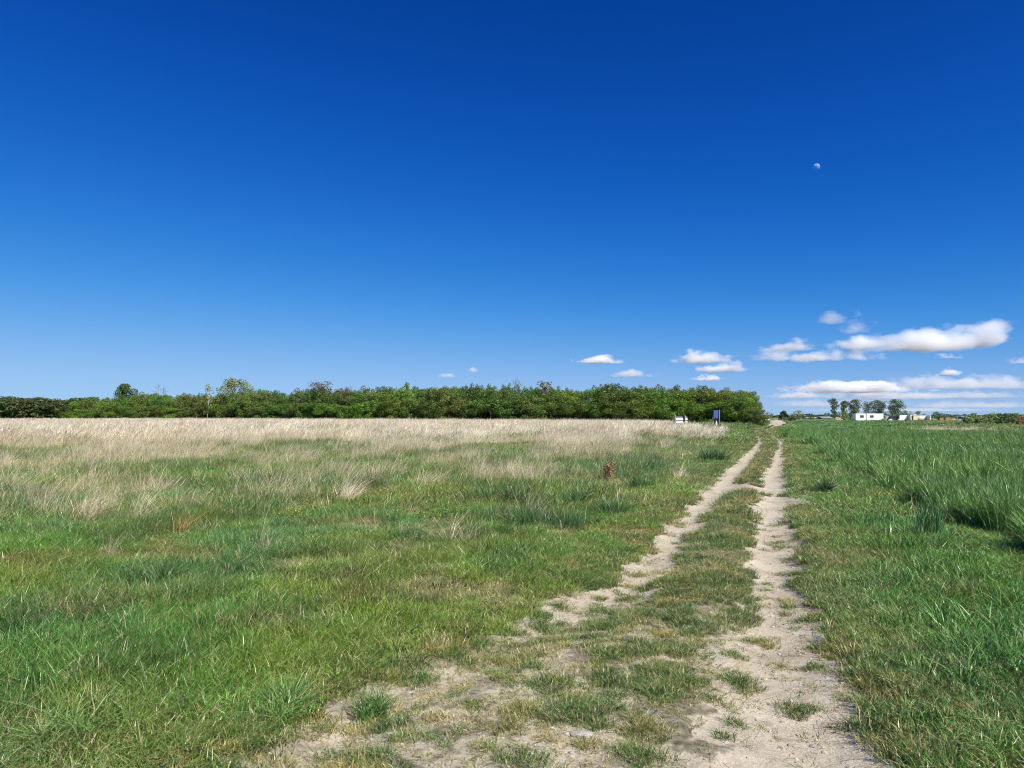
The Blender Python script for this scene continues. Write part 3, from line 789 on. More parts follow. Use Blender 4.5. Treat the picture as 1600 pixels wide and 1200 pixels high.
emergent('bright_tree', 'small bright green leafy tree top above the middle of the thicket', 637, 597, 4, tree_meshes(706, 8.6, 3.6, 5.2, 12, 95, .28, .2), 8.6, (0.119, 0.252, 0.031))
emergent('dead_tree', 'bare forked dead tree sticking up above the thicket', 806, 590.5, 3, bare_meshes(707, 8.2, 5, 4, .11), 8.2, (.2, .2, .2), .8, ('twigs', 'trunk'))
emergent('reddish_tree', 'reddish brown bushy tree top right of the dead tree', 854, 594, 3, tree_meshes(708, 8.0, 3.6, 5.0, 13, 70, .24, .30, 'round', .5), 8.0, (0.210, 0.168, 0.049))
emergent('dark_tree', 'dark green rounded tree top above the right part of the thicket', 957, 598, 4, tree_meshes(709, 7.6, 4.6, 4.6, 14, 80, .28, .28), 7.6, (0.077, 0.147, 0.035))
emergent('dark_tree', 'small dark green tree top above the thicket over the blue sign', 1096, 601.5, 3, tree_meshes(710, 7.0, 3.0, 4.5, 12, 80, .26, .3), 7.0, (0.084, 0.161, 0.035))

# --- trees and bushes around the building site on the right
def far_tree(name, label, x_, top, D, wpx, shape, col, seed, trunk=.25, nb=16, per=55, dens=.43, dryfrac=.04, size=None, group=None, cat='tree'):
    if x_ > 1508: D = D * .80; col = tuple(c * 1.3 for c in col)
    H = hz(top, D); W = wpx / F * D * 1.22; nb = int(nb * 1.9); per = per * 1.1; col = tuple(c * 1.8 for c in col); trunk = trunk * .55
    sz = size or max(.20, D / F * 1.05)
    plant(name, label, cat, (px(x_, D), D, -.1), tree_meshes(seed, H, W, H * trunk, nb, per * 10 / max(W, 2.5), sz, dens, shape, dryfrac), col, 0, (1, 1, 1), group)
DK = (.050, .085, .036)
far_tree('tall_tree', 'tallest narrow dark tree, leftmost of the row behind the white cabins', 1303, 622, 300, 13, 'tall', DK, 800, .18, 20, 60)
far_tree('tall_tree', 'thin dark tree, second from the left of the row behind the cabins', 1318, 626, 300, 11, 'tall', DK, 801, .2, 18, 60)
far_tree('tall_tree', 'dark tree with spreading top just left of the white cabins', 1334, 624.5, 295, 21, 'flat', DK, 802, .25, 20, 60)
far_tree('tall_tree', 'feathery dark tree behind the left white cabin', 1357, 627, 300, 18, 'tall', (.060, .092, .045), 803, .2, 18, 45)
far_tree('tall_tree', 'dark tree with broad top behind the right white cabin', 1375, 625, 300, 22, 'flat', DK, 804, .22, 22, 60)
far_tree('tall_tree', 'large dense dark tree right of the white cabins', 1398, 624, 290, 27, 'round', (.048, .090, .030), 805, .15, 24, 80)
far_tree('bush', 'yellow green bush left of the white cabins', 1318, 642, 240, 17, 'round', (.12, .145, .028), 806, .05, 16, 90, cat='bush')
far_tree('bush', 'dark bush between the yellow green bush and the white cabins', 1329, 645, 262, 13, 'round', (.055, .085, .030), 807, .05, 12, 80, cat='bush')
far_tree('bush', 'bright yellow bush at the right end of the white cabins', 1391, 647, 232, 16, 'round', (.24, .215, .025), 808, .05, 14, 95, cat='bush')
far_tree('bush', 'green bush behind the left wall of the unfinished house', 1414, 641, 250, 17, 'round', (.080, .120, .028), 809, .05, 14, 90, cat='bush')
far_tree('small_tree', 'small pale tree behind the roof of the unfinished house', 1434, 642, 280, 12, 'round', (.105, .135, .060), 810, .3, 12, 60)
far_tree('small_tree', 'dark green tree right of the unfinished house', 1465, 643, 225, 19, 'round', (.055, .095, .032), 811, .15, 18, 80)
far_tree('small_tree', 'green tree with a flat crown left of the bare grey tree', 1482, 646.5, 235, 15, 'flat', (.065, .105, .045), 812, .2, 14, 70)
H = hz(641, 235)
plant('bare_tree', 'bare grey tree beside the heaps right of the unfinished house', 'tree', (px(1495, 235), 235, -.1), bare_meshes(813, H, H * .9, 5, .12, M_BARK_PALE), (.3, .3, .3), 0, (.8, .8, .85), None, ('twigs', 'trunk'))
far_tree('hedge_tree', 'yellow green round tree, leftmost of the clump at the right edge', 1521, 645, 170, 18, 'round', (.115, .150, .034), 814, .1, 18, 90)
far_tree('hedge_tree', 'low olive bush between two trees of the clump at the right edge', 1536, 648.5, 168, 13, 'round', (.110, .120, .036), 815, .05, 14, 90, cat='bush')
far_tree('hedge_tree', 'light green airy tree in the middle of the clump at the right edge', 1549, 644, 170, 17, 'flat', (.100, .145, .048), 816, .15, 18, 75)
far_tree('hedge_tree', 'dense dark green tree of the clump at the right edge', 1568, 645.5, 158, 22, 'round', (.034, .068, .024), 817, .03, 22, 120)
far_tree('hedge_tree', 'pale green tree beside the dense dark tree at the right edge', 1582, 644.5, 160, 18, 'round', (.095, .125, .045), 818, .1, 18, 80)
far_tree('hedge_tree', 'reddish brown bush at the right picture edge', 1600, 650, 140, 18, 'round', (.19, .085, .045), 819, .03, 16, 110, cat='bush')
far_tree('hedge_tree', 'green tree top at the right picture edge above the reddish bush', 1600, 646, 150, 22, 'flat', (.08, .115, .04), 820, .2, 16, 80)
for i, (x_, where) in enumerate(((1511, 'at the left end of'), (1528, 'right of the leftmost tree in'), (1544, 'under the airy tree of'), (1556, 'left of the dense dark tree of'), (1574, 'right of the dense dark tree of'), (1590, 'at the right end of'))):
    far_tree('field_shrub', f'low dark shrub {where} the right clump', x_, 652.5, 163, 15, 'round', (.06, .085, .03), 830 + i, .02, 12, 110, group='low shrubs under the right tree clump', cat='shrub')
# beyond the end of the track
far_tree('conifer', 'dark pointed conifer beyond the end of the track', 1224, 641.5, 270, 15, 'cone', (.020, .040, .020), 840, .05, 26, 150, .15)
far_tree('small_tree', 'pale round airy tree right of the pointed conifer', 1247, 640.5, 260, 20, 'round', (.150, .175, .085), 841, .3, 20, 45, .40)
far_tree('bush', 'dark round bush in the field below the pale round tree', 1238, 651.5, 190, 10, 'round', (.024, .042, .020), 842, .03, 14, 150, .12, cat='bush')
far_tree('small_tree', 'green tree with umbrella crown in front of the small far house', 1268, 645.5, 280, 17, 'flat', (.060, .095, .040), 843, .25, 16, 65)
far_tree('small_tree', 'grey green tree beside the grey roof left of the tall row', 1293, 645, 320, 13, 'round', (.075, .095, .065), 844, .2, 14, 60)
far_tree('bush', 'olive bush at the foot of the pointed conifer', 1226, 652, 240, 13, 'round', (.085, .085, .035), 845, .03, 14, 110, cat='bush')
far_tree('small_tree', 'tree behind the shed at the end of the thicket', 1199, 644, 300, 14, 'round', (.12, .12, .06), 846, .1, 14, 70)
DIST = [tree_meshes(860 + k, 9, 12, .5, 14, 22, .9, .25, 'round') for k in range(3)]
for x_ in list(np.arange(1203, 1300, 8.5)) + list(np.arange(1455, 1640, 8.0)) + list(np.arange(1335, 1450, 12)):
    D = 520 + g.uniform(-40, 60)
    plant('distant_tree', 'tiny tree of the blue dark tree line on the far horizon', 'tree', (px(x_, D), D, -.3), DIST[g.integers(0, 3)], (.042, .062, .045), g.uniform(0, 6), (1, 1, hz(646.5 + g.uniform(-.5, 2), D) / 9.2), 'trees on the far horizon')

# ------------------------------------------------------------------ boxes for built things
def bx(bm, x0, x1, y0, y1, z0, z1, bevel=0.0):
    r = bmesh.ops.create_cube(bm, size=1)
    for v in r['verts']:
        v.co = Vector(((x0 + x1) / 2 + v.co.x * (x1 - x0), (y0 + y1) / 2 + v.co.y * (y1 - y0), (z0 + z1) / 2 + v.co.z * (z1 - z0)))
    if bevel:
        es = set(e for v in r['verts'] for e in v.link_edges)
        bmesh.ops.bevel(bm, geom=list(es), offset=bevel, segments=1, affect='EDGES')

def boxes(name, mat, parent, *bs, bevel=0.0):
    bm = bmesh.new()
    for b in bs: bx(bm, *b, bevel=bevel)
    me = bpy.data.meshes.new(name); bm.to_mesh(me); bm.free(); me.materials.append(mat)
    return link(name, me, parent)

M_WHITE = solid_mat('white_panel', (.80, .80, .78), .5, .06, 2)
M_PALE = solid_mat('pale_render', (.70, .66, .62), .8, .12, 1.5)
M_PINK = solid_mat('pale_block', (.62, .48, .36), .9, .15, 3)
M_CONC = solid_mat('concrete', (.36, .34, .32), .9, .25, 2, bump=.3)
M_SLAB = solid_mat('pale_slab', (.52, .50, .47), .9, .2, 2)
M_GLASS = solid_mat('window_dark', (.035, .04, .045), .12, .2, 2, spec=.6)
M_GREY = solid_mat('weathered_wood', (.20, .19, .18), .85, .35, 7)
M_POST = solid_mat('pale_post', (.42, .41, .38), .8, .3, 9)
M_BLUE = solid_mat('blue_sheet', (.050, .105, .33), .45, .10, 3)
M_DARKF = solid_mat('dark_frame', (.022, .026, .040), .6, .3, 5)
M_ROOF = solid_mat('brown_roof', (.13, .07, .045), .85, .3, 4)
M_ROOFG = solid_mat('grey_roof', (.24, .25, .27), .8, .15, 2)
M_BRICK = solid_mat('brick_stack', (.40, .22, .13), .9, .35, 6)
M_SANDP = solid_mat('sand_heap', (.40, .30, .19), .95, .25, 3, bump=.5)
M_RUB = solid_mat('rubble', (.30, .27, .24), .95, .45, 5, bump=.6)
M_STONE = solid_mat('pale_stone', (.42, .39, .35), .9, .25, 9, bump=.4)

# --- two signs standing in the dry grass in front of the thicket
D = 72.0; k = D / F
def post(parent, mat, x0, w, top, name='post', d=.05): return boxes(name, mat, parent, (x0 - w / 2, x0 + w / 2, -d, d, -.15, top), bevel=.008)
t = thing('notice_board', 'low notice board with two white strips on grey posts in the dry grass', 'sign', (px(1063, D), D, 0))
z = lambda yy: hz(yy, D)
X = lambda xx: (xx - 1063) * k
post(t, M_POST, X(1054.4), .07, z(648.2)); post(t, M_DARKF, X(1068.6), .08, z(648.4)); post(t, M_POST, X(1070.2), .06, z(648.4)); post(t, M_GREY, X(1052.4), .06, z(652))
boxes('backing', M_GREY, t, (X(1053), X(1073.6), .055, .085, z(663), z(650.8)), bevel=.006)
for a, b in ((653.0, 656.4), (657.9, 661.4)):
    boxes('white_strip', M_WHITE, t, (X(1056.4), X(1067.2), .020, .052, z(b), z(a)), bevel=.004)
    boxes('white_strip', M_WHITE, t, (X(1071.0), X(1073.9), .020, .052, z(b), z(a)), bevel=.004)
boxes('rail', M_GREY, t, (X(1055), X(1068), .000, .018, z(657.6), z(656.7)))
D2 = 80.0; k2 = D2 / F
t = thing('blue_sign', 'tall sign with a blue panel on dark posts near the thicket end', 'sign', (px(1118.5, D2), D2, 0))
z = lambda yy: hz(yy, D2)
X = lambda xx: (xx - 1118.5) * k2
boxes('panel', M_BLUE, t, (X(1115), X(1122), -.03, .0, z(653), z(641)), bevel=.008)
boxes('frame', M_DARKF, t, (X(1113.8), X(1114.9), -.05, .05, z(655), z(640.6)), (X(1122.1), X(1123.4), -.05, .05, z(655), z(640.6)), (X(1114.9), X(1122.1), -.04, .04, z(655), z(653.1)), (X(1114.9), X(1122.1), .004, .03, z(653), z(640.8)))
post(t, M_POST, X(1123.9), .05, z(640.2)); post(t, M_DARKF, X(1116.5), .07, z(655.05)); post(t, M_DARKF, X(1122.0), .07, z(655.05))
t = thing('marker_post', 'short white marker post under the blue sign', 'post', (px(1119, 78.5), 78.5, 0))
boxes('shaft', M_WHITE, t, (-.05, .05, -.05, .05, -.1, hz(657.6, 78.5)), bevel=.01); boxes('cap', M_GREY, t, (-.055, .055, -.055, .055, hz(657.6, 78.5) + .002, hz(657.0, 78.5)))

# --- white cabins
def cabin(label, x0, x1, win, D=224.0, dep=2.6):
    kk = D / F; w = (x1 - x0) * kk
    t = thing('site_cabin', label, 'cabin', (px((x0 + x1) / 2, D), D, 0), 0, 'white site cabins')
    zb, zt = hz(657.3, D), hz(646.4, D)
    boxes('body', M_WHITE, t, (-w / 2, w / 2, 0, dep, zb, zt), bevel=.03)
    boxes('roof', M_PALE, t, (-w / 2 - .04, w / 2 + .04, -.05, dep + .04, zt + .002, zt + .10))
    boxes('corner_post', M_PALE, t, (-w / 2 - .02, -w / 2 + .07, -.025, -.003, zb, zt)); boxes('corner_post', M_PALE, t, (w / 2 - .07, w / 2 + .02, -.025, -.003, zb, zt))
    for xs in (-w / 2 + .3, w / 2 - .6):
        boxes('footing', M_CONC, t, (xs, xs + .3, .1, dep - .1, -.1, zb - .003))
    wx = (win - (x0 + x1) / 2) * kk; ww, wh = 5.4 * kk, 3.8 * kk; wz = hz(650.7, D)
    f = boxes('window', M_PALE, t, (wx - ww / 2 - .06, wx + ww / 2 + .06, -.03, -.003, wz - wh / 2 - .06, wz + wh / 2 + .06))
    boxes('pane', M_GLASS, f, (wx - ww / 2, wx - .03, -.05, -.033, wz - wh / 2, wz + wh / 2)); boxes('pane', M_GLASS, f, (wx + .03, wx + ww / 2, -.05, -.033, wz - wh / 2, wz + wh / 2))
    for i in range(1, int(w / .6)):
        boxes('wall_rib', M_WHITE, t, (-w / 2 + i * .6 - .02, -w / 2 + i * .6 + .02, -.012, -.002, zb + .05, wz - wh / 2 - .1))
cabin('left, shorter white site cabin with one dark window', 1336.6, 1353.0, 1346.2)
cabin('right, longer white site cabin with one dark window', 1354.2, 1379.8, 1361.6)

# --- unfinished house: white walls, projecting cross walls that throw slanting shadows, thin flat roof slab
D = 216.0; k = D / F
t = thing('unfinished_house', 'unfinished single storey house with white walls and flat slab roof', 'building', (px(1430, D), D, 0))
X = lambda xx: (xx - 1430) * k
z = lambda yy: hz(yy, D)
zg = -.05
boxes('wall', M_WHITE, t, (X(1410), X(1422.2), 1.6, 1.9, zg, z(648.6)))
boxes('cross_wall', M_PALE, t, (X(1422.4), X(1423.8), .1, 1.9, zg, z(648.0)))
boxes('wall', M_PALE, t, (X(1424.0), X(1426.6), 1.5, 1.8, zg, z(649.4)))
boxes('recess_wall', M_PALE, t, (X(1426.7), X(1431.2), 2.4, 2.7, zg, z(649.4)))
boxes('wall', M_PINK, t, (X(1431.3), X(1441.0), 1.6, 1.9, zg, z(649.6))); boxes('wall', M_WHITE, t, (X(1441.1), X(1451.6), 1.6, 1.9, zg, z(649.6)))
boxes('cross_wall', M_PALE, t, (X(1451.8), X(1453.0), -.15, 1.9, zg, z(648.9)))
boxes('roof_slab', M_SLAB, t, (X(1424.0), X(1453.2), 1.52, 7.5, z(649.3), z(648.0)))
boxes('side_wall', M_PALE, t, (X(1451.8), X(1453.0), 1.95, 7.3, zg, z(649.5))); boxes('rear_wall', M_CONC, t, (X(1402), X(1451.5), 7.0, 7.3, zg, z(649.6)))
boxes('side_wall', M_CONC, t, (X(1408.6), X(1409.8), 1.6, 6.9, zg, z(649.2)))
boxes('opening_shade_panel', M_DARKF, t, (X(1402), X(1408.4), 2.4, 2.7, z(653.5), z(649.6))); boxes('post', M_GREY, t, (X(1402), X(1402.8), 2.4, 2.7, zg, z(653.6)))  # near-black panel stands in for the shade inside the left opening
boxes('parapet', M_PALE, t, (X(1436), X(1440), 3.0, 3.6, z(647.9), z(647.2)))

# --- houses and shed far off
def house(name, label, x0, x1, D, ytop, yeave, wall, roof, dep=6, door=True):
    kk = D / F; w = (x1 - x0) * kk
    t = thing(name, label, 'house', (px((x0 + x1) / 2, D), D, 0))
    ze, zr = hz(yeave, D), hz(ytop, D)
    boxes('wall', wall, t, (-w / 2, w / 2, 0, dep, -.2, ze))
    bm = bmesh.new()
    vs = [bm.verts.new(c) for c in ((-w / 2 - .3, -.4, ze - .1), (w / 2 + .3, -.4, ze - .1), (w / 2 + .3, dep + .4, ze - .1), (-w / 2 - .3, dep + .4, ze - .1), (-w / 2 - .3, dep / 2, zr), (w / 2 + .3, dep / 2, zr))]
    for f in ((0, 1, 5, 4), (2, 3, 4, 5), (0, 4, 3), (1, 2, 5), (3, 2, 1, 0)): bm.faces.new([vs[i] for i in f])
    me = bpy.data.meshes.new('roof'); bm.to_mesh(me); bm.free(); me.materials.append(roof); link('roof', me, t)
    for q in (-.25, .22):
        boxes('window', M_GLASS, t, (w * q - .5, w * q + .5, -.05, -.002, ze * .35, ze * .75))
house('shed', 'small brown roofed shed with a white wall behind the end of the thicket', 1191, 1202, 250, 648.5, 652.0, M_WHITE, M_ROOF, 5)
house('far_house', 'small white far house behind the umbrella shaped tree', 1262, 1277, 330, 651.6, 653.0, M_WHITE, M_CONC, 7)
house('far_house', 'low house with pale grey roof left of the tall tree row', 1285, 1300, 310, 650.8, 653.2, M_CONC, M_ROOFG, 6)
house('far_house', 'white far house behind the clump of trees on the right', 1509, 1516, 330, 650.5, 653.0, M_WHITE, M_ROOFG, 8)

# --- heaps, pallets, bags and fence posts of the building site
def heap(name, label, cat, x_, D, wpx, h, mat, seed, aspect=.7, group=None):
    g = np.random.default_rng(seed); W = wpx / F * D / 2
    bm = bmesh.new(); bmesh.ops.create_icosphere(bm, subdivisions=3, radius=1)
    for v in bm.verts:
        n = fbm(np.array([v.co.x * 1.3 + seed]), np.array([v.co.y * 1.3 + v.co.z]), .8, seed)[0]
        f = .72 + .56 * n
        v.co = Vector((v.co.x * W * f, v.co.y * W * aspect * f, max(-.15, v.co.z) * h * f * (1.1 - .2 * abs(v.co.x))))
    me = bpy.data.meshes.new(name); bm.to_mesh(me); bm.free(); me.materials.append(mat)
    o = link(name, me); o.location = (px(x_, D), D, 0)
    return tag(o, label, cat, group)
heap('sand_heap', 'heap of brown sand left of the yellow green bush', 'heap', 1308, 228, 12, .95, M_SANDP, 3)
boxes('slab', M_WHITE, None, (-1.0, 1.0, -.6, .6, .0, .12)); o = bpy.context.scene.objects['slab']; o.name = 'leaning_slab'
o.location = (px(1313, 226), 226, .35); o.rotation_euler = (.1, R(28), 0); tag(o, 'white slab leaning on the heap of brown sand', 'slab')
heap('earth_bank', 'long low bank of pale sand in front of the unfinished house', 'heap', 1431, 208, 52, .32, M_SANDP, 5, .12)
for i, (x_, D, w, h, lab) in enumerate(((1458, 205, 9, .7, 'grey rubble heap at the right corner of the unfinished house'), (1488, 200, 10, .75, 'grey rubble heap below the flat crowned tree'), (1499, 192, 9, .6, 'rubble heap below the bare grey tree'))):
    heap('rubble_heap', lab, 'heap', x_, D, w, h, M_RUB, 20 + i)
def pallet(label, x_, D, w, h, mat, n=3):
    t = thing('block_pallet', label, 'pallet', (px(x_, D), D, 0), 0, 'pallets of blocks')
    boxes('pallet', M_GREY, t, (-w / 2, w / 2, -.5, .5, .0, .14))
    for i in range(n):
        for j in range(4):
            boxes('block_layer', mat, t, (-w / 2 + j * w / 4 + .02, -w / 2 + (j + 1) * w / 4 - .02, -.48, .48, .145 + i * h / n, .145 + (i + 1) * h / n - .015))
pallet('pallet of orange brown bricks among the heaps', 1470, 203, 1.5, .75, M_BRICK)
pallet('pallet of red bricks next to the orange brown ones', 1479, 200, 1.4, .9, M_BRICK)
pallet('low pallet of pale blocks before the white wall of the house', 1438, 210, 1.3, .6, M_SANDP, 2)
for x_, w, lab in ((1391, 1.5, 'long white sack lying at the foot of the yellow bush'), (1398, .9, 'short white sack right of the yellow bush'), (1404, .8, 'white sack in the dark opening of the house')):
    heap('white_sack', lab, 'sack', x_, 219 if x_ < 1400 else 217, w * F / 219, .45, M_WHITE, int(x_), .6)
def fence_post(x_, D, ytop, label):
    t = thing('fence_post', label, 'post', (px(x_, D), D, 0), 0, 'thin posts in the field')
    boxes('shaft', M_GREY, t, (-.06, .06, -.06, .06, -.2, hz(ytop, D)), bevel=.01); boxes('top', M_POST, t, (-.065, .065, -.065, .065, hz(ytop, D) + .002, hz(ytop, D) + .06))
for a in ((1503, 150, 659, 'taller of two dark posts below the bare grey tree'), (1505.3, 146, 661, 'shorter of two dark posts below the bare grey tree'), (1276, 190, 652.5, 'thin post in the field right of the small white far house'),
          (1321, 190, 652.5, 'thin post in front of the yellow green bush'), (1332, 185, 653.5, 'thin post just left of the white cabins'), (1392, 75, 667.5, 'thin pale stake in the strip of dry grass below the yellow bush')): fence_post(*a)

# ------------------------------------------------------------------ single plants one can point at in the meadow
def tussock(label, x_, y_, h, w, col, seed, name='grass_tussock', cat='grass tussock', n=420, dry=.03, wind=.25, width=.007, group=None, mat=None, lean=.55, prof=(1, .85, .5, 0)):
    D = EYE * F / (y_ - HOR)
    if name == 'grass_tussock': w, lean, wind = w * .8, lean * 1.25, wind * .6
    me = blade_mesh(name, mat or M_TUFT, dict(n=n, radius=w, h=h, hvar=.28, width=width * max(1, D / 12), lean=lean, wind=wind, seed=seed, dryfrac=dry, clumps=max(4, int(n / 40)), clump_r=w * .3, profile=prof))
    o = link(name, me); X_ = px(x_, D); o.location = (X_, D, float(height_at(np.array([X_]), np.array([D]))[0])); o.color = (*col, 1)
    return tag(o, label, cat, group)
BG, BG2 = (.052, .120, .036), (.066, .142, .042)
tussock('dark green grass tussock nearest the track, right of the wide dark patch', 957, 806, .36, .26, BG, 1)
tussock('wide dark blue green grass tussock, the broadest in the meadow', 850, 824, .36, .55, BG, 2, n=900)
tussock('dark grass tussock just above the widest one', 893, 790, .34, .30, BG2, 3)
tussock('tall dark tussock left of the widest tussock', 803, 792, .42, .24, BG, 4)
tussock('dark blue green tussock further left behind the tall one', 752, 790, .38, .42, BG2, 5, n=650)
tussock('small dark tussock below the brown dead stalks', 997, 765, .32, .26, BG2, 6)
tussock('dark tussock beside the far left rut', 1116, 722, .42, .50, BG, 7, n=600)
tussock('small round dark tussock on the verge right of the track', 1281, 770, .30, .16, (.040, .095, .035), 8)
tussock('dark upright cereal clump standing clear of the crop edge', 1440, 846, .44, .14, (.060, .165, .055), 9, 'cereal_clump', 'cereal clump', n=150, wind=.05, width=.010, lean=.2)
tussock('bright green tuft at the meadow edge by the bare patch', 575, 1092, .12, .10, (.10, .20, .05), 10, n=260)
tussock('long bladed tuft left of the bare patch, lower left', 448, 1100, .14, .13, (.15, .26, .07), 11, n=260, lean=.8)
tussock('wide bladed tuft with pale leaves near the lower left corner', 112, 1150, .16, .17, (.15, .26, .075), 12, n=260, lean=.85)
tussock('dark rough patch of grass in the left meadow', 240, 912, .22, .34, (.08, .16, .045), 13, n=700)
tussock('dark green rough tussock row at the left of the meadow', 275, 815, .30, .50, (.085, .17, .045), 14, n=700)
STR = (.66, .57, .40)
tussock('pale straw tuft lying over, in the left of the meadow', 140, 815, .42, .16, STR, 21, 'straw_tuft', 'straw tuft', n=200, wind=.7, width=.005)
tussock('pale straw clump in the middle of the meadow', 540, 785, .50, .30, STR, 22, 'straw_tuft', 'straw tuft', n=320, wind=.6, width=.005)
tussock('straw clump right of the middle straw clump', 668, 770, .45, .25, (.58, .48, .31), 23, 'straw_tuft', 'straw tuft', n=300, wind=.5, width=.005)
tussock('orange brown dead stalks at the left edge of the meadow', 283, 835, .34, .10, (.40, .25, .10), 24, 'straw_tuft', 'straw tuft', n=90, wind=.35, width=.005)
tussock('bleached flattened straw before the tan grass at the far left', 25, 775, .40, .35, (.60, .50, .36), 25, 'straw_tuft', 'straw tuft', n=300, wind=.7, width=.005)
tussock('short pale straw stems in the right of the meadow', 716, 845, .36, .12, STR, 26, 'straw_tuft', 'straw tuft', n=70, wind=.25, width=.005)
tussock('straw tuft standing behind the brown dead stalks', 935, 705, .62, .40, STR, 27, 'straw_tuft', 'straw tuft', n=260, wind=.3, width=.004)
tussock('small straw tuft near the far left rut', 1058, 750, .35, .16, STR, 28, 'straw_tuft', 'straw tuft', n=120, wind=.3, width=.004)
def stalk_plant(name, label, x_, y_, h, w, n, stem, leaf, leafcol, seed, lsize, cat='plant'):
    """upright herb: stems as one part, seed heads or leaves as another"""
    g = np.random.default_rng(seed); D = EYE * F / (y_ - HOR); X_ = px(x_, D)
    t = thing(name, label, cat, (X_, D, float(height_at(np.array([X_]), np.array([D]))[0])))
    V, Fq, P = [], [], []
    for _ in range(n):
        q = np.array([g.normal(0, w * .4), g.normal(0, w * .4), -.02]); e = np.array([q[0] * 2 + g.normal(.06, w * .3), q[1] * 2, h * g.uniform(.7, 1.05)])
        pts = limb(V, Fq, q, e, .006, .003, g, 3, .03)
        for tt in np.linspace(.3, 1.0, 26): P.append(q + (e - q) * tt + g.normal(0, .035, 3))
    link('stems', wood_mesh('stems', V, Fq, stem), t)
    P = np.array(P); Vl, Fl = leaf_cards(P, lsize, g, .6); me = mesh_np('leaves', Vl, [Fl], M_LEAF)
    attr(me, 'tone', 'FLOAT', np.repeat(g.uniform(0, 1, len(P)), 4)); attr(me, 'dry', 'FLOAT', np.zeros(len(P) * 4))
    o = link(leaf, me, t); o.color = (*leafcol, 1)
M_STEM = solid_mat('dead_stem', (.22, .14, .07), .9, .3, 20); M_STEMG = solid_mat('green_stem', (.10, .16, .04), .8, .3, 20)
stalk_plant('dead_dock', 'clump of rust brown dead dock stalks standing in the meadow', 948, 757, .60, .10, 30, M_STEM, 'seed_heads', (.32, .23, .13), 31, .035)
stalk_plant('yellow_flower_plant', 'yellow green flowering plant in the left middle of the meadow', 459, 815, .30, .16, 14, M_STEMG, 'flowers', (.26, .30, .04), 32, .022)
stalk_plant('green_herb', 'yellow green leafy herb beside the straw clump', 660, 818, .26, .26, 18, M_STEMG, 'leaves', (.18, .25, .05), 33, .024)
stalk_plant('forked_stalk', 'pale forked dead stalk in the dry grass left of the blue sign', 1108, 676, 1.7, .3, 4, M_POST, 'seed_heads', (.55, .45, .32), 34, .05)

# ------------------------------------------------------------------ stones, crumbs and straw on the track
def stone(label, x_, y_, w, seed):
    D = EYE * F / (y_ - HOR); X_ = px(x_, D); g = np.random.default_rng(seed)
    bm = bmesh.new(); bmesh.ops.create_icosphere(bm, subdivisions=3, radius=1)
    for v in bm.verts:
        n = fbm(np.array([v.co.x + seed]), np.array([v.co.y + v.co.z * .7]), .9, seed)[0]; f = .75 + .5 * n
        v.co = Vector((v.co.x * w * f, v.co.y * w * .7 * f, v.co.z * w * .30 * f))
    me = bpy.data.meshes.new('stone'); bm.to_mesh(me); bm.free(); me.materials.append(M_STONE)
    o = link('stone', me); o.location = (X_, D, float(height_at(np.array([X_]), np.array([D]))[0]) + w * .03); tag(o, label, 'stone')
stone('pale flat stone set in the worn grass, lower middle', 908, 1135, .060, 4)
stone('smaller pale stone below and right of the flat stone', 990, 1171, .042, 9)

def crumb(seed):
    g = np.random.default_rng(seed); bm = bmesh.new(); bmesh.ops.create_icosphere(bm, subdivisions=1, radius=1)
    for v in bm.verts: v.co = Vector(v.co * float(g.uniform(.7, 1.2))) * Vector((1, 1, .65)) if False else Vector((v.co.x * g.uniform(.7, 1.2), v.co.y * g.uniform(.7, 1.2), v.co.z * g.uniform(.4, .8)))
    me = bpy.data.meshes.new('pebble'); bm.to_mesh(me); bm.free(); me.materials.append(M_PEB)
    return bpy.data.objects.new('pebble', me)
m, nt, out = new_mat('pebble'); b_ = N(nt, 'ShaderNodeBsdfDiffuse'); nt.links.new(N(nt, 'ShaderNodeAttribute', attribute_type='INSTANCER', attribute_name='col').outputs['Vector'], b_.inputs[0]); nt.links.new(b_.outputs[0], out.inputs[0]); M_PEB = m
peb = Mass()
x, y = wedge(260, 2.4, 14, -45, 48)
x1, y1 = split(x, y, chance(sm(.4, .8, sand_mask(x, y)) * (dL(x, y) > -1.3) * (dR(x, y) < 1.5))); n = len(x1)
peb.add(x1, y1, .004 + .015 * rng.random(n) ** 4, rng.integers(0, 3, n), mix((.20, .165, .125), (.46, .42, .36), rng.random(n)))
peb.build('pebbles', [crumb(i) for i in range(3)], 'loose pebbles and crumbs of earth on the sandy ruts')
LIT = [proto('straw_litter', M_STRAW, dict(n=12, radius=.16, h=.035, hvar=.5, width=.0026, lean=2.4, seed=400 + i, dryfrac=.1, profile=(.8, 1, 1, .5))) for i in range(3)]
lit = Mass()
x, y = wedge(14, 2.4, 12, -45, 48)
x1, y1 = split(x, y, (dL(x, y) > -1.2) & (dR(x, y) < 1.4)); n = len(x1)
lit.add(x1, y1, .8 + .5 * rng.random(n), rng.integers(0, 3, n), mix((.46, .37, .20), (.22, .16, .08), rng.random(n)), tall=.25)
lit.build('straw_litter', LIT, 'bits of dead straw lying on the track')

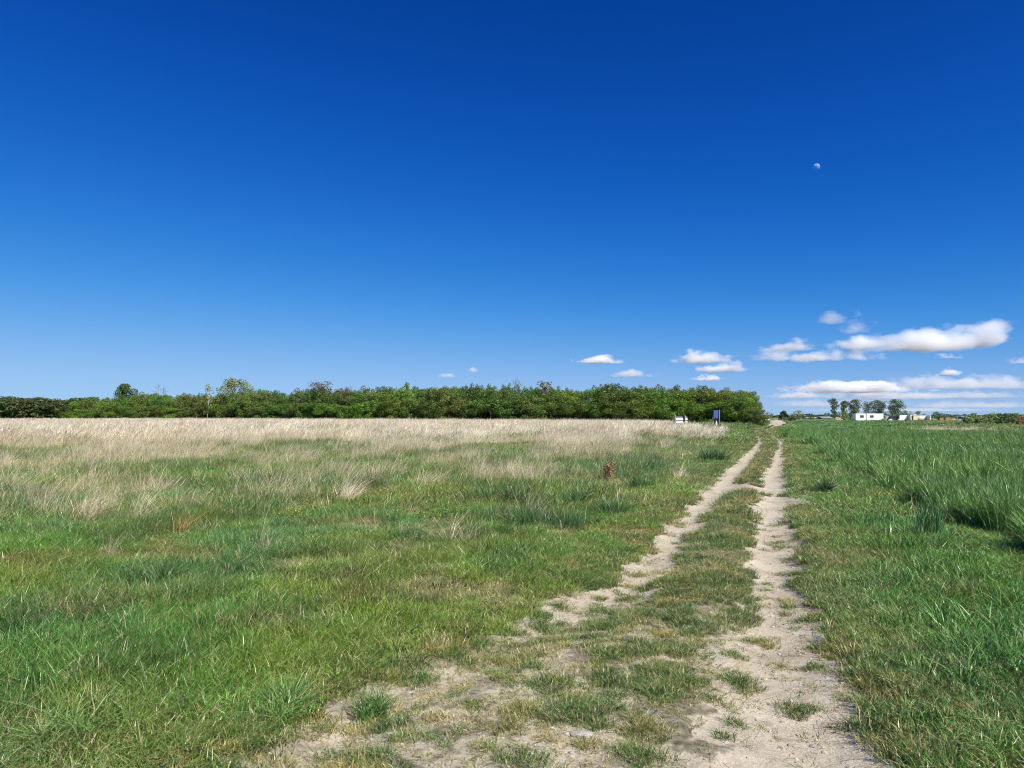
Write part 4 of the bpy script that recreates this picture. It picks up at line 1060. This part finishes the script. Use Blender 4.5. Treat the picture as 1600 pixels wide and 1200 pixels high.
# ------------------------------------------------------------------ moon and clouds
m, nt, out = new_mat('moon')
d_ = N(nt, 'ShaderNodeBsdfDiffuse'); tr = N(nt, 'ShaderNodeBsdfTransparent'); ad = N(nt, 'ShaderNodeAddShader')
nz = N(nt, 'ShaderNodeTexNoise'); nz.inputs['Scale'].default_value = 1.6; nz.inputs['Detail'].default_value = 4
nt.links.new(N(nt, 'ShaderNodeTexCoord').outputs['Object'], nz.inputs['Vector'])
r_ = N(nt, 'ShaderNodeValToRGB'); r_.color_ramp.elements[0].position = .42; r_.color_ramp.elements[1].position = .58
r_.color_ramp.elements[0].color = (.11, .12, .15, 1); r_.color_ramp.elements[1].color = (.22, .24, .30, 1)
nt.links.new(nz.outputs[0], r_.inputs[0]); nt.links.new(r_.outputs[0], d_.inputs[0])
nt.links.new(d_.outputs[0], ad.inputs[0]); nt.links.new(tr.outputs[0], ad.inputs[1])
ms = N(nt, 'ShaderNodeMixShader'); nt.links.new(N(nt, 'ShaderNodeNewGeometry').outputs['Backfacing'], ms.inputs[0])
nt.links.new(ad.outputs[0], ms.inputs[1]); nt.links.new(tr.outputs[0], ms.inputs[2]); nt.links.new(ms.outputs[0], out.inputs[0])
bm = bmesh.new(); bmesh.ops.create_uvsphere(bm, u_segments=48, v_segments=24, radius=1)
for f in bm.faces: f.smooth = True
me = bpy.data.meshes.new('moon'); bm.to_mesh(me); bm.free(); me.materials.append(m)
o = link('moon', me); DM = 90000.0; o.location = (px(1282, DM), DM, hz(256, DM)); o.scale = (5.7 / F * DM,) * 3
tag(o, 'pale half lit moon in the blue sky', 'moon')

def cloud_mat(name, size, seed, amp, sigma, soft):
    """water droplets: a scattering volume whose outline is broken up by noise (cloud-sized coordinates)"""
    m, nt, out = new_mat(name)
    tc = N(nt, 'ShaderNodeTexCoord').outputs['Object']
    sp = N(nt, 'ShaderNodeSeparateXYZ'); nt.links.new(tc, sp.inputs[0])
    zneg = mathn(nt, 'MULTIPLY', mathn(nt, 'MINIMUM', sp.outputs[2], 0.0), 3.4)
    zz = mathn(nt, 'ADD', mathn(nt, 'MAXIMUM', sp.outputs[2], 0.0), zneg)
    r2 = mathn(nt, 'ADD', mathn(nt, 'ADD', mathn(nt, 'MULTIPLY', sp.outputs[0], sp.outputs[0]), mathn(nt, 'MULTIPLY', sp.outputs[1], sp.outputs[1])), mathn(nt, 'MULTIPLY', zz, zz))
    r = mathn(nt, 'SQRT', r2)
    v = N(nt, 'ShaderNodeVectorMath', operation='MULTIPLY'); nt.links.new(tc, v.inputs[0]); v.inputs[1].default_value = tuple(s / size[2] * q for s, q in zip(size, (.62, .62, 1.0)))
    v2 = N(nt, 'ShaderNodeVectorMath', operation='ADD'); nt.links.new(v.outputs[0], v2.inputs[0]); v2.inputs[1].default_value = (seed * 7.7, seed * 3.1, seed * 5.3)
    def nse(scale, det):
        n = N(nt, 'ShaderNodeTexNoise'); n.inputs['Scale'].default_value = scale; n.inputs['Detail'].default_value = det; n.inputs['Roughness'].default_value = .6
        nt.links.new(v2.outputs[0], n.inputs['Vector']); return mathn(nt, 'SUBTRACT', n.outputs[0], .5)
    f = mathn(nt, 'ADD', mathn(nt, 'SUBTRACT', .58, r), mathn(nt, 'ADD', mathn(nt, 'MULTIPLY', nse(.42, 2), amp), mathn(nt, 'MULTIPLY', nse(1.6, 7), amp * 1.0)))
    dn = mathn(nt, 'MULTIPLY', mathn(nt, 'DIVIDE', f, soft, clamp=True), sigma)
    dn = mathn(nt, 'MULTIPLY', dn, mathn(nt, 'LESS_THAN', r, 1.0))
    s = N(nt, 'ShaderNodeVolumeScatter'); s.inputs['Color'].default_value = (.870, .915, .985, 1); s.inputs['Anisotropy'].default_value = .1
    nt.links.new(dn, s.inputs['Density']); nt.links.new(s.outputs[0], out.inputs['Volume'])
    m.cycles.volume_step_rate = .35
    return m

def cloud(label, x_, ymid, w, h, base=1100.0, seed=0, amp=1.5, thick=9.0, soft=.35, tilt=0.0):
    thick, soft, amp = thick * .62, soft * 1.35, amp * 1.18
    """w, h: apparent size in picture pixels; distance follows from the height of the cloud base"""
    ybase = ymid + h / 2
    D = (base - EYE) * F / (HOR - ybase)
    W, H = w / F * D / 2 / .80, h / F * D / .95
    size = (W, max(H * 1.6, W * .45), H)
    bm = bmesh.new(); bmesh.ops.create_icosphere(bm, subdivisions=4, radius=1.02)
    for v in bm.verts:
        if v.co.z < 0: v.co.z *= .30
    me = bpy.data.meshes.new('cloud'); bm.to_mesh(me); bm.free()
    me.materials.append(cloud_mat('cloud_%d' % seed, size, seed, amp, thick / H, soft))
    o = link('cloud', me); o.location = (px(x_, D), D, base); o.scale = size; o.rotation_euler = (0, R(-tilt), 0)
    return tag(o, label, 'cloud', 'fair weather clouds')
cloud('small flat white cloud, left of the two larger ones above the thicket', 941, 556, 100, 18, seed=1, amp=1.15)
cloud('thin flat cloud just above the thicket, below the first white cloud', 992, 580, 96, 14, seed=2, amp=1.2, thick=4, soft=.5)
cloud('white cloud with rounded peak above the right part of the thicket', 1110, 550, 104, 27, seed=33, amp=1.25)
cloud('flat white cloud right under the rounded peak cloud', 1134, 570, 110, 17, seed=4, amp=1.2, thick=6)
cloud('smallest low white cloud above the thicket end', 1107, 588, 48, 11, seed=5, thick=5)
cloud('tiny cloud puff far left over the thicket', 692, 584, 38, 8, seed=6, thick=2.5, soft=.5)
cloud('tiniest round cloud puff right of the other small puff', 738, 576, 20, 8, seed=7, thick=2.5, soft=.5)
cloud('bright billowing cloud at the left end of the big cloud bank', 1237, 527, 112, 34, 1150, 8, 1.3)
cloud('grey flat cloud band under the left end of the big cloud bank', 1275, 549, 195, 22, 1100, 9, 1.2, 5, .5)
cloud('largest long grey and white cloud, right of centre in the cloud bank', 1432, 518, 320, 48, 1200, 10, 1.15, 8, .4, 4)
cloud('rounded white cloud joined to the left end of the largest cloud', 1350, 525, 100, 32, 1190, 21, 1.2, 8)
cloud('small ragged cloud puff above the big cloud bank', 1341, 496, 60, 36, 1300, 11, 1.8, 3, .6)
cloud('faint cloud wisp left of the ragged puff', 1301, 493, 40, 16, 1300, 12, 2.0, 1.0, .6)
cloud('thin grey cloud sliver under the right end of the big cloud', 1481, 555, 50, 8, 1100, 13, 1.6, 1.8, .5)
cloud('grey cloud sliver at the right picture edge', 1596, 561, 44, 11, 1100, 14, 1.6, 1.8, .5)
cloud('long white cloud roll low over the white cabins', 1345, 601, 260, 18, 1150, 15, 1.3, 6)
cloud('bright cloud hump in the low clouds left of the right edge', 1485, 577, 40, 14, 1300, 22, 1.6, 6)
cloud('layered grey white cloud low at the right edge', 1520, 588, 290, 30, 1200, 16, 1.3, 5, .5)
cloud('thin cloud layer below the long cloud roll', 1255, 614, 150, 12, 900, 17, 1.2, 2.5, .5)
cloud('wide pale cloud layer low over the unfinished house', 1440, 613, 360, 14, 900, 18, 1.2, 2.2, .6)
cloud('pale cloud streak just above the far horizon trees', 1310, 627, 300, 12, 800, 19, 1.1, 1.2, .7)
cloud('pale cloud streak low over the right tree clump', 1520, 629, 280, 12, 800, 20, 1.1, 1.2, .7)
cloud('lowest faint cloud streak along the horizon above the tall tree row', 1400, 638, 420, 7, 600, 23, 1.0, .9, .8)
